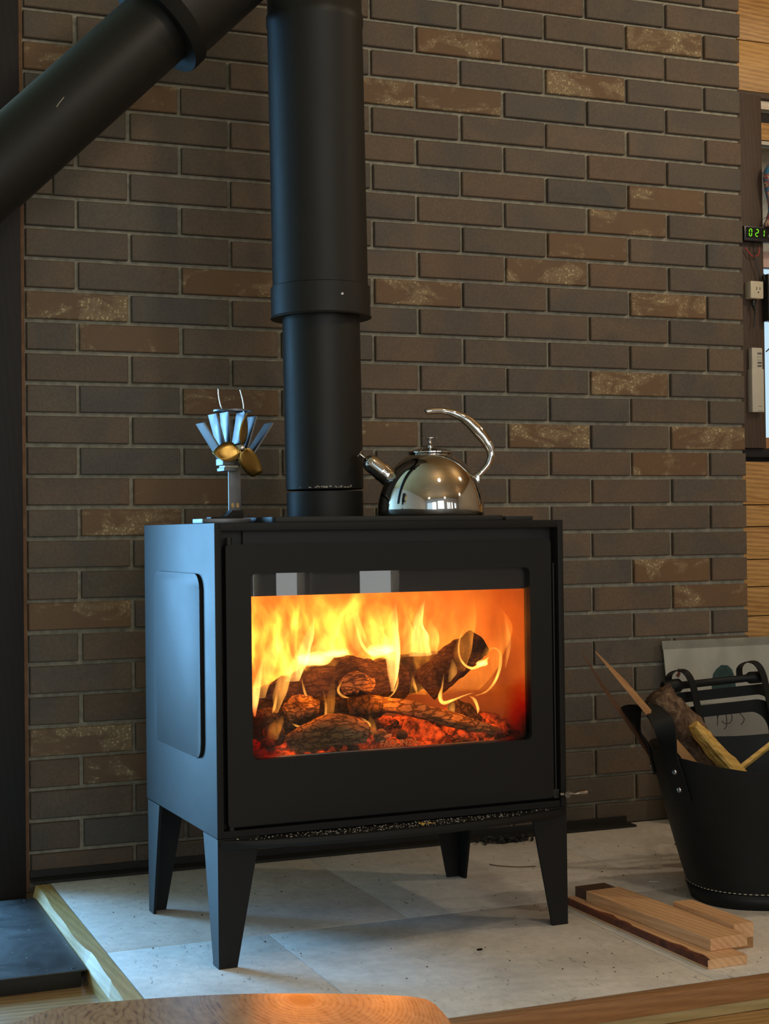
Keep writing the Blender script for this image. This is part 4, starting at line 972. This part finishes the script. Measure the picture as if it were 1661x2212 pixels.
for sx in (-1, 1): strap(sx)

# wood standing in the bag
def bagpt(x, y, z): return bag.matrix_basis @ Vector((x, y, z))
def stickthing(name, pts, w, mat, label, cat, group=None, flat=0.5, seg=6):
    o = sweep(name, [Vector(p) - Vector(pts[0]) for p in pts], w, mat, None, seg, None, flat, up=(0.3, -0.9, 0.2)); o.location = pts[0]; setp(o, label, cat, group); return o
o = stickthing('kindling_stick', [(1.255, -0.815, 0.215), (1.213, -0.80, 0.275), (1.06, -0.775, 0.455), (1.003, -0.765, 0.518)], [0.0135, 0.0130, 0.0080, 0.0012], M['kindling'], 'long pale kindling stick leaning out of the log bag to the left', 'stick', 'kindling in the bag', 0.35, 4)
o = stickthing('kindling_stick', [(1.215, -0.70, 0.225), (1.17, -0.70, 0.29), (1.06, -0.70, 0.435), (1.008, -0.70, 0.512)], [0.0085, 0.0075, 0.0055, 0.0012], M['kindling_dark'], 'thin dark kindling stick behind the pale one', 'stick', 'kindling in the bag', 0.35, 4)
o = stickthing('kindling_stick', [(1.27, -0.80, 0.236), (1.317, -0.80, 0.265), (1.418, -0.79, 0.318), (1.52, -0.78, 0.37)], [0.004, 0.0068, 0.0068, 0.0065], M['splitwood'], 'yellow split stick leaning right from the log bag', 'stick', 'kindling in the bag', 0.6, 4)
me = log_mesh('firewood_log', [(0, 0, 0), (-0.05, 0.012, 0.085), (-0.105, 0.022, 0.165), (-0.140, 0.028, 0.215)], [0.044, 0.046, 0.044, 0.032], 9, rough=0.2)
o = mobj('firewood_log', me, M['bark'], None, smooth=True); o.location = (1.300, -0.765, 0.205); setp(o, 'bark-covered firewood log sticking out of the leather bag', 'log', 'firewood in the bag')
pl_ = [(1.332, -0.835, 0.210), (1.282, -0.83, 0.268), (1.232, -0.82, 0.326), (1.199, -0.815, 0.366)]
me = log_mesh('split_log', [Vector(p) - Vector(pl_[0]) for p in pl_], [0.022, 0.022, 0.020, 0.013], 12, rough=0.22, facet=0.34)
o = mobj('split_log', me, M['splitwood'], None, smooth=False); o.location = pl_[0]; setp(o, 'yellow split log resting beside the bark-covered log', 'log', 'firewood in the bag')

# carrier with a rod handle standing behind the bag
car = empty('log_carrier', (1.43, -0.545, 0.0), -0.06)
setp(car, 'black carrier with a rod grip held in two strap loops behind the bag', 'log carrier')
sweep('rod', [(-0.128, 0, 0.411), (-0.105, 0, 0.4125), (-0.088, 0, 0.4135), (-0.080, 0, 0.4135), (0.085, 0, 0.4225), (0.093, 0, 0.423), (0.12, 0, 0.4235), (0.130, 0, 0.4235)], [0.012, 0.0155, 0.0155, 0.0085, 0.0085, 0.0135, 0.0135, 0.010], M['leather'], car, 16)
def band(name, pts, w, th=0.002, n=40, wdir=(0.9, 0.35, 0.1)):
    P = smooth_path(pts, n); vs_, fs = [], []; wd = Vector(wdir).normalized() * (w / 2)
    for i, p in enumerate(P):
        t = (P[min(i + 1, n - 1)] - P[max(i - 1, 0)]).normalized(); nn = t.cross(wd).normalized() * th / 2
        for q in (p + wd + nn, p - wd + nn, p - wd - nn, p + wd - nn): vs_.append(q)
    for i in range(n - 1):
        for j in range(4): fs.append((i * 4 + j, i * 4 + (j + 1) % 4, (i + 1) * 4 + (j + 1) % 4, (i + 1) * 4 + j))
    fs += [(3, 2, 1, 0), tuple((n - 1) * 4 + j for j in range(4))]
    o = mobj(name, mesh(name, vs_, fs), M['leather'], car); autosmooth(o, 40); return o
for xo, zo in ((-0.083, 0.0), (0.098, 0.012)):
    band('strap_loop', [(xo - 0.016, 0.022, 0.405 + zo), (xo - 0.016, 0.024, 0.432 + zo), (xo - 0.006, 0.010, 0.446 + zo), (xo + 0.006, -0.010, 0.444 + zo), (xo + 0.016, -0.022, 0.420 + zo), (xo + 0.026, -0.026, 0.37 + zo), (xo + 0.042, -0.028, 0.30 + zo), (xo + 0.06, -0.028, 0.21 + zo)], 0.021)
def oblong(x0, x1, z0, z1, n=10): return rrect(x0, x1, z0, z1, min((z1 - z0) / 2 - 1e-4, 0.05), n)
f1 = framed('slot_frame', oblong(-0.117, 0.20, 0.20, 0.400), oblong(-0.094, 0.18, 0.20, 0.3775), 0.004, 0.010, 'y', M['leather'], car)
f2 = framed('slot_frame', oblong(-0.088, 0.17, 0.20, 0.369), oblong(-0.064, 0.15, 0.20, 0.343), -0.014, -0.008, 'y', M['leather'], car)
for f_ in (f1, f2): f_.rotation_euler = (0, -0.05, 0)
box('bottom_panel', -0.01, 0.20, -0.014, 0.010, 0.0, 0.205, M['leather'], car, 0.004)

# clear plastic package leaning on the wall
pk = empty('plastic_package', (1.80, -0.085, 0.0)); pk.rotation_euler = (-0.16, 0, 0.0)
setp(pk, 'clear plastic package with a printed white card leaning on the wall', 'package')
M['card'] = plain('white_card', (0.82, 0.78, 0.68), 0.8, 0, 0.05)
M['card_grey'] = plain('grey_card_label', (0.50, 0.46, 0.42), 0.8, 0, 0.05)
M['tape'] = plain('frosted_header', (0.48, 0.46, 0.39), 0.5, 0, 0.1)
box('card', -0.165, 0.25, 0.0, 0.002, 0.0, 0.452, M['card'], pk)
box('header', -0.168, 0.25, -0.0012, -0.0002, 0.452, 0.474, M['tape'], pk)
box('label_strip', -0.080, 0.25, -0.0016, -0.0004, 0.185, 0.305, M['card_grey'], pk)
bx = []
NXF = 30; vs_, fs = [], []
for i in range(NXF + 1):
    for j in range(31):
        x = -0.177 + 0.43 * i / NXF; z = 0.48 * j / 30
        y = -0.006 - 0.004 * mnoise.noise(Vector((x * 22, z * 9, 1.3))) - 0.002 * mnoise.noise(Vector((x * 60, z * 40, 2.3)))
        if j == 30: z += 0.006 * mnoise.noise(Vector((x * 30, 0, 0)))
        vs_.append((x, y, z))
for i in range(NXF):
    for j in range(30): fs.append((i * 31 + j, (i + 1) * 31 + j, (i + 1) * 31 + j + 1, i * 31 + j + 1))
flm = mobj('film', mesh('film', vs_, fs), M['film'], pk, smooth=True)
def printmat(name, col, edge, soft):
    m, nt, b = new_mat(name); tc = N(nt, 'ShaderNodeTexCoord'); mp = N(nt, 'ShaderNodeMapping'); mp.inputs['Location'].default_value = (-0.5, -0.5, -0.45)
    nt.links.new(tc.outputs['Generated'], mp.inputs[0]); ln = N(nt, 'ShaderNodeVectorMath', operation='LENGTH'); nt.links.new(mp.outputs[0], ln.inputs[0])
    r = ramp(nt, [(soft, col), (0.55, edge)], ln.outputs['Value']); nt.links.new(r.outputs[0], b.inputs['Base Color']); b.inputs['Roughness'].default_value = 0.7; return m
def ell(cx_, cz_, rx, rz, n=28, egg=0.0): return [(cx_ + rx * math.cos(2 * PI * k / n) * (1 - egg * math.sin(2 * PI * k / n)), cz_ + rz * math.sin(2 * PI * k / n)) for k in range(n)]
prism('print_orange', ell(-0.073, 0.357, 0.030, 0.060, egg=0.35), -0.0010, 0.0, 'y', printmat('orange_gradient_print', (0.50, 0.20, 0.07), (0.80, 0.74, 0.63), 0.1), pk)
prism('print_teal', [(-0.030, 0.318), (-0.028, 0.358), (-0.020, 0.382), (-0.008, 0.394), (0.008, 0.404), (0.028, 0.402), (0.040, 0.390), (0.046, 0.368), (0.046, 0.318)], -0.0010, 0.0, 'y', plain('teal_print', (0.018, 0.085, 0.085), 0.4, 0, 0.3, 60), pk)
prism('print_flame', [(-0.136, 0.382), (-0.130, 0.388), (-0.125, 0.402), (-0.121, 0.393), (-0.121, 0.385), (-0.128, 0.376)], -0.0010, 0.0, 'y', plain('red_flame_print', (0.18, 0.035, 0.03), 0.6), pk)
M['ink'] = plain('dark_ink', (0.05, 0.045, 0.05), 0.7)
for q in ([(-0.032, 0.304), (-0.031, 0.290), (-0.033, 0.272)], [(-0.031, 0.290), (-0.024, 0.303), (-0.010, 0.308), (0.006, 0.303), (0.010, 0.290), (0.004, 0.278), (-0.010, 0.275), (-0.020, 0.283)], [(-0.006, 0.315), (-0.006, 0.290), (-0.008, 0.270), (-0.016, 0.260)],
          [(0.030, 0.304), (0.043, 0.284), (0.033, 0.270)]):
    sweep('written_stroke', [(x * 1.12 + 0.012, -0.0022, z - 0.026) for x, z in q], 0.0016, M['ink'], pk, 6, 16, 0.6)

# offcuts on the hearth
def plank_thing(name, x0, x1, y0, y1, z0, z1, rz, mat, label, bev=0.0012):
    cx_, cy_ = (x0 + x1) / 2, (y0 + y1) / 2
    bm = bmesh.new(); bm_box(bm, x0 - cx_, x1 - cx_, y0 - cy_, y1 - cy_, 0, z1 - z0, bev)
    o = mobj(name, bm_mesh(name, bm), mat); o.location = (cx_, cy_, z0); o.rotation_euler = (0, 0, rz); setp(o, label, 'board', 'sawn offcuts on the hearth'); return o
A = plank_thing('wood_offcut', 0.962, 1.044, -1.205, -0.700, 0.0002, 0.0165, 0.012, M['rough'], 'lowest sawn board with a reddish bark edge, nearest the hearth edge')
M['redbark'] = plain('red_bark', (0.13, 0.035, 0.016), 0.8, 0, 0.6, 45)
vs_, fs = [], []
for i in range(31):
    y = -0.2525 + 0.505 * i / 30; w = 0.004 + 0.012 * max(0, math.sin(i * 0.42)) * (0.6 + 0.4 * math.sin(i * 1.3)) 
    for (x, z) in ((-0.0415, 0.004), (-0.0418, 0.0164), (-0.0405 + w, 0.0170), (-0.0400, 0.0100)): vs_.append((x, y, z))
for i in range(30):
    for j in range(4): fs.append((i * 4 + j, i * 4 + (j + 1) % 4, (i + 1) * 4 + (j + 1) % 4, (i + 1) * 4 + j))
mobj('bark_edge', mesh('bark_edge', vs_, fs), M['redbark'], A)
plank_thing('wood_offcut', 0.990, 1.070, -1.160, -0.752, 0.0169, 0.0385, 0.05, M['rough'], 'wide sawn board lying on top of the bark-edged board')
plank_thing('wood_offcut', 1.072, 1.118, -1.120, -0.935, 0.0002, 0.0195, 0.02, M['kindling'], 'brown offcut lying flat under the squared block')
plank_thing('wood_offcut', 1.074, 1.117, -1.122, -0.930, 0.0199, 0.0470, 0.03, M['rough'], 'short squared offcut block on the right of the boards')
plank_thing('wood_offcut', 0.985, 1.055, -0.745, -0.700, 0.0170, 0.0365, 0.05, M['kindling_dark'], 'dark short board end behind the wide sawn board')

# grit, splinters and leaves on the hearth
def grit_pt(rr):
    while True:
        x, y = rr.uniform(0.06, 1.7), rr.uniform(-1.24, -0.10)
        return Vector((x, y, 0.0008))
o = crumbs('hearth_grit', 260, grit_pt, 0.0005, 0.0018, plain('dark_grit', (0.06, 0.05, 0.04), 0.9), 21); setp(o, 'scattered dark grit and splinters on the stone hearth', 'grit', kind='stuff')
def flake(name, x, y, sx_, sy_, rz, mat, label, cat):
    pts = [(-sx_, 0.1 * sy_), (-0.5 * sx_, sy_), (0.3 * sx_, 0.8 * sy_), (sx_, 0.2 * sy_), (0.6 * sx_, -0.8 * sy_), (-0.4 * sx_, -0.7 * sy_)]
    o = prism(name, pts, 0.0, 0.0016, 'z', mat); o.location = (x, y, 0.0004); o.rotation_euler = (0, 0, rz); setp(o, label, cat); return o
flake('bark_chip', 1.495, -0.285, 0.016, 0.006, 0.9, M['kindling_dark'], 'curled dark bark chip on the hearth left of the bag', 'bark chip')
flake('wood_chip', 1.235, -0.60, 0.012, 0.005, -0.3, M['card'], 'pale wood chip on the hearth between boards and bag', 'wood chip')
flake('bark_chip', 0.66, -0.93, 0.007, 0.004, 0.4, M['char_dark'], 'tiny black chip in front of the stove centre', 'bark chip')
sweep_o = sweep('bent_twig', [(0, 0, 0), (0.012, -0.028, 0.0012), (0.045, -0.055, 0.0012), (0.085, -0.062, 0.0)], 0.0011, M['kindling_dark'], None, 6, 20); sweep_o.location = (0.985, -0.300, 0.0014); setp(sweep_o, 'thin bent twig on the hearth behind the right front leg', 'twig')
# dark tuft of soot brush at the wall foot
rr = random.Random(31); bm = bmesh.new()
for i in range(60):
    x = rr.gauss(0, 0.035); y = rr.uniform(-0.018, 0.012); z = 0.004 + abs(rr.gauss(0, 0.005))
    bmesh.ops.create_icosphere(bm, subdivisions=1, radius=1, matrix=Matrix.Translation((x, y, z)) @ Matrix.Rotation(rr.uniform(0, 3), 4, 'Z') @ Matrix.Diagonal((rr.uniform(.004, .016), .004, rr.uniform(0.003, 0.006), 1)))
o = mobj('soot_heap', bm_mesh('soot_heap', bm), M['iron']); o.location = (1.135, -0.085, 0.0); setp(o, 'dark heap of soot flakes at the wall foot behind the stove', 'soot', kind='stuff')

# ------------------------------------------------------------------ black plated base beside the hearth
bp = empty('steel_pedestal', (-0.30, -0.395, -0.05)); setp(bp, 'dusty black steel plate on a low black box beside the hearth', 'base plate')
box('box', -0.30, 0.281, -0.291, 0.29, 0.0003, 0.0285, M['iron'], bp, 0.001)
box('top_plate', -0.31, 0.2915, -0.296, 0.297, 0.0287, 0.0318, M['blackplate'], bp, 0.0008)
for (x, y) in ((0.270, -0.278), (0.270, 0.279)): lathe('screw_hole', [(0.0, 0.0325), (0.0042, 0.0325), (0.0045, 0.0318)], M['blackplastic'], bp, 12, loc=(x, y, 0))
# second stove leg standing on it, just out of sight
# ------------------------------------------------------------------ low table in the foreground
TZ = 0.25
out = [(-0.62, -2.20), (-0.46, -1.98), (-0.365, -1.875), (-0.325, -1.818), (-0.290, -1.792), (-0.248, -1.766), (-0.193, -1.768), (-0.098, -1.786), (-0.019, -1.812), (0.066, -1.852), (0.112, -1.880), (0.130, -1.896), (0.137, -1.914), (0.135, -1.945), (0.126, -2.0), (0.098, -2.121), (0.03, -2.45), (-0.10, -2.80), (-0.55, -2.85)]
tb = empty('low_table', (-0.15, -2.2, -0.05)); setp(tb, 'low live-edge wooden table with a knot in its polished top, in the foreground', 'table')
def table_mat():
    m, nt, b = new_mat('figured_table_top')
    tc = N(nt, 'ShaderNodeTexCoord'); s3 = N(nt, 'ShaderNodeSeparateXYZ'); nt.links.new(tc.outputs['Object'], s3.inputs[0])
    # growth rings bending round a knot
    kx, ky = 0.155, 0.345
    dx = math_n(nt, 'SUBTRACT', s3.outputs[0], kx); dy = math_n(nt, 'MULTIPLY', math_n(nt, 'SUBTRACT', s3.outputs[1], ky), 1.0)
    d = math_n(nt, 'SQRT', math_n(nt, 'ADD', math_n(nt, 'MULTIPLY', dx, dx), math_n(nt, 'MULTIPLY', math_n(nt, 'MULTIPLY', dy, dy), 0.45)))
    n1 = noise_tex(nt, coords(nt, (6, 3, 6)), 1.0, 3, 0.5, 0.5)
    push = math_n(nt, 'DIVIDE', 0.0022, math_n(nt, 'ADD', d, 0.02))
    base = math_n(nt, 'MULTIPLY_ADD', n1, 0.11, math_n(nt, 'ADD', math_n(nt, 'MULTIPLY', s3.outputs[0], 0.75), math_n(nt, 'MULTIPLY', s3.outputs[1], -0.25)))
    near = ramp(nt, [(0.0, (1,) * 3), (0.075, (1,) * 3), (0.15, (0,) * 3)], d)
    ph = mix(nt, near.outputs[0], base, math_n(nt, 'MULTIPLY_ADD', n1, 0.055, d))
    fr = math_n(nt, 'POWER', math_n(nt, 'MULTIPLY_ADD', math_n(nt, 'SINE', math_n(nt, 'MULTIPLY', ph, 1050.0)), 0.5, 0.5), 3.0)
    fine = noise_tex(nt, coords(nt, (30, 8, 30)), 4.0, 4, 0.7)
    f = math_n(nt, 'MULTIPLY_ADD', fr, -0.17, math_n(nt, 'MULTIPLY', fine, 1.1))
    r = ramp(nt, [(0.22, (0.12, 0.055, 0.022)), (0.42, (0.36, 0.20, 0.085)), (0.75, (0.50, 0.31, 0.15))], f)
    kn = ramp(nt, [(0.010, (1,) * 3), (0.019, (0,) * 3)], d)
    col = mix(nt, kn.outputs[0], r.outputs[0], (0.03, 0.02, 0.014))
    nt.links.new(col, b.inputs['Base Color']); b.inputs['Roughness'].default_value = 0.28; b.inputs['Specular IOR Level'].default_value = 0.6
    b.inputs['Coat Weight'].default_value = 0.5; b.inputs['Coat Roughness'].default_value = 0.15
    bump(nt, b, f, 0.0006, 0.4); return m
M['table'] = table_mat()
bm = bmesh.new(); n_ = len(out)
P = smooth_path([(x + 0.15, y + 2.2, 0) for x, y in out] + [(out[0][0] + 0.15, out[0][1] + 2.2, 0)], 90)[:-1]
rings = []
for (ins, z) in ((0.012, 0.258), (0.002, 0.266), (0.0, 0.285), (0.003, 0.2965), (0.007, 0.300)):
    cen = Vector((-0.05, -0.12, 0)); ring = []
    for i, p in enumerate(P):
        dd = (p - cen).normalized(); ring.append(bm.verts.new((p.x - dd.x * ins, p.y - dd.y * ins, z)))
    rings.append(ring)
for a_, b_ in zip(rings[:-1], rings[1:]):
    for i in range(len(a_)): bm.faces.new((a_[i], a_[(i + 1) % len(a_)], b_[(i + 1) % len(b_)], b_[i]))
bm.faces.new(rings[0][::-1]); bm.faces.new(rings[-1])
o = mobj('table_top', bm_mesh('table_top', bm), M['table'], tb); autosmooth(o, 40)
for (x, y) in ((-0.28, -0.35), (0.03, -0.35), (-0.16, 0.16), (0.13, 0.16)):
    sweep('leg', [(x, y, 0.0003), (x * 0.95, y * 0.95, 0.2575)], [0.018, 0.026], M['post2'], tb, 14)

# ------------------------------------------------------------------ gadgets on the dark window post
ck = empty('digital_clock', (1.90, 0.029, 1.541)); setp(ck, 'black digital clock with green lit digits beside the window', 'clock')
box('case', 0.020, 0.165, -0.024, 0.0, 0.0, 0.0405, M['blackplastic'], ck, 0.002)
box('bezel', 0.026, 0.160, -0.0252, -0.0242, 0.008, 0.0365, plain('dark_bezel', (0.006, 0.006, 0.007), 0.15), ck)
def digit(cx_, s, w=0.0125, h=0.0185, z0=0.0130):
    seg = {'a': (0, 1, 1, 1), 'b': (1, .5, 1, 1), 'c': (1, 0, 1, .5), 'd': (0, 0, 1, 0), 'e': (0, 0, 0, .5), 'f': (0, .5, 0, 1), 'g': (0, .5, 1, .5)}
    on = {'0': 'abcdef', '2': 'abged', '1': 'bc'}[s]
    bm = bmesh.new(); t = 0.0011
    for k in on:
        x0, y0, x1, y1 = seg[k]; sk = 0.0016
        X0, X1 = cx_ + (x0 - .5) * w * 0.62 + sk * y0, cx_ + (x1 - .5) * w * 0.62 + sk * y1; Z0_, Z1_ = z0 + y0 * h, z0 + y1 * h
        if x0 == x1: bm_box(bm, X0 - t, X0 + t, -0.0260, -0.0254, Z0_ + 0.0012, Z1_ - 0.0012)
        else: bm_box(bm, X0 + 0.0010, X1 - 0.0010, -0.0260, -0.0254, Z0_ - t, Z0_ + t)
    return mobj('digit', bm_mesh('digit', bm), M['led'], ck)
digit(0.0385, '0'); digit(0.0595, '2'); digit(0.0790, '1')
prism('unit_mark', [(0.094, 0.013), (0.098, 0.020), (0.102, 0.019), (0.099, 0.013)], -0.0260, -0.0254, 'y', M['button'], ck)
orn = empty('painted_ornament', (2.012, 0.055, 1.5820)); setp(orn, 'colourful painted rounded ornament standing on the digital clock', 'ornament')
def paintmix():
    m, nt, b = new_mat('multicolour_paint')
    n = noise_tex(nt, coords(nt, (1, 1, 1)), 24, 2, 0.5, 1.5)
    r = ramp(nt, [(0.25, (0.03, 0.05, 0.16)), (0.38, (0.08, 0.32, 0.50)), (0.48, (0.50, 0.07, 0.04)), (0.56, (0.75, 0.62, 0.45)), (0.66, (0.10, 0.03, 0.08)), (0.78, (0.45, 0.28, 0.06))], n)
    nt.links.new(r.outputs[0], b.inputs['Base Color']); b.inputs['Roughness'].default_value = 0.3; return m
orn_m = paintmix()
lathe('figure', [(0.0, 0.0), (0.024, 0.0), (0.026, 0.006), (0.018, 0.022), (0.012, 0.045), (0.013, 0.065), (0.020, 0.10), (0.024, 0.135), (0.021, 0.158), (0.011, 0.172), (0, 0.176)], orn_m, orn, 28)
orn.location = (2.012, 0.004, 1.5823)
# plug-in outlet block, charger, remote
pb = empty('outlet_block', (1.9555, 0.0295, 1.384)); setp(pb, 'cream plug-in outlet block on the dark window post', 'outlet')
box('case', -0.020, 0.022, -0.028, 0.0, 0.0, 0.048, M['white'], pb, 0.004)
for xx in (-0.001, 0.0095): box('slot', xx - 0.0009, xx + 0.0009, -0.0286, -0.0278, 0.0235, 0.0315, M['blackplastic'], pb)
lathe('ground_hole', [(0, 0.0), (0.0022, 0.0), (0.0022, 0.0006), (0, 0.0006)], M['blackplastic'], pb, 12, loc=(0.0045, -0.028, 0.017), rot=(PI / 2, 0, 0))
ch = empty('charger', (1.998, 0.02, 1.325)); setp(ch, 'black ribbed charger block hanging beside the outlet block', 'charger')
box('case', -0.008, 0.016, -0.022, 0.006, 0.0, 0.128, M['blackplastic'], ch, 0.002)
for i in range(9): box('rib', -0.0085, -0.0079, -0.020, 0.003, 0.018 + i * 0.011, 0.024 + i * 0.011, M['iron'], ch)
rm = empty('remote_control', (1.9605, 0.0295, 1.076)); setp(rm, 'off-white remote control in a holder on the window post', 'remote')
box('case', -0.0185, 0.0165, -0.020, -0.002, 0.004, 0.176, M['remote'], rm, 0.004)
box('holder', -0.0205, 0.0185, -0.022, 0.0, 0.0, 0.118, M['remote'], rm, 0.003)
for i, zz in enumerate((0.160, 0.1515, 0.143, 0.1345, 0.126, )):
    box('button', -0.001, 0.0125, -0.0212, -0.0198, zz - 0.0022, zz + 0.0022, M['button'] if i not in (1, 2) else M['tape'], rm, 0.0004)
box('mark', -0.001, 0.010, -0.0226, -0.0218, 0.0155, 0.0168, M['button'], rm); box('mark', -0.004, 0.013, -0.0226, -0.0218, 0.003, 0.004, M['button'], rm)
o = sweep('black_cable', [(0, 0, 0), (-0.004, -0.004, -0.03), (0.008, -0.004, -0.07), (0.020, -0.004, -0.105), (0.0305, -0.004, -0.115), (0.028, -0.004, -0.09)], 0.0016, M['blackplastic'], None, 6, 30); o.location = (1.960, 0.018, 1.545); setp(o, 'black cable hanging from the digital clock', 'cable')
o = sweep('red_cable', [(0, 0, 0), (0.012, -0.003, -0.014), (0.022, -0.003, -0.022), (0.040, -0.003, -0.018), (0.046, -0.003, 0.004)], 0.0015, M['redwire'], None, 6, 24); o.location = (1.932, 0.020, 1.524); setp(o, 'thin red cable under the digital clock', 'cable')
o = sweep('charger_cable', [(0, 0, 0), (0.016, -0.003, -0.022), (0.020, -0.003, -0.048), (0.006, -0.003, -0.07), (-0.012, -0.003, -0.086)], 0.0017, M['blackplastic'], None, 6, 24); o.location = (1.998, 0.010, 1.327); setp(o, 'black cable looping below the charger block', 'cable')
o = sweep('plug_cable', [(0, 0, 0), (-0.003, -0.002, -0.014), (0.002, -0.001, -0.04), (-0.002, 0.0, -0.075)], [0.0055, 0.0045, 0.0018, 0.0016], M['blackplastic'], None, 8, 20); o.location = (1.9555, 0.016, 1.3835); setp(o, 'black plug and cable below the outlet block', 'cable')
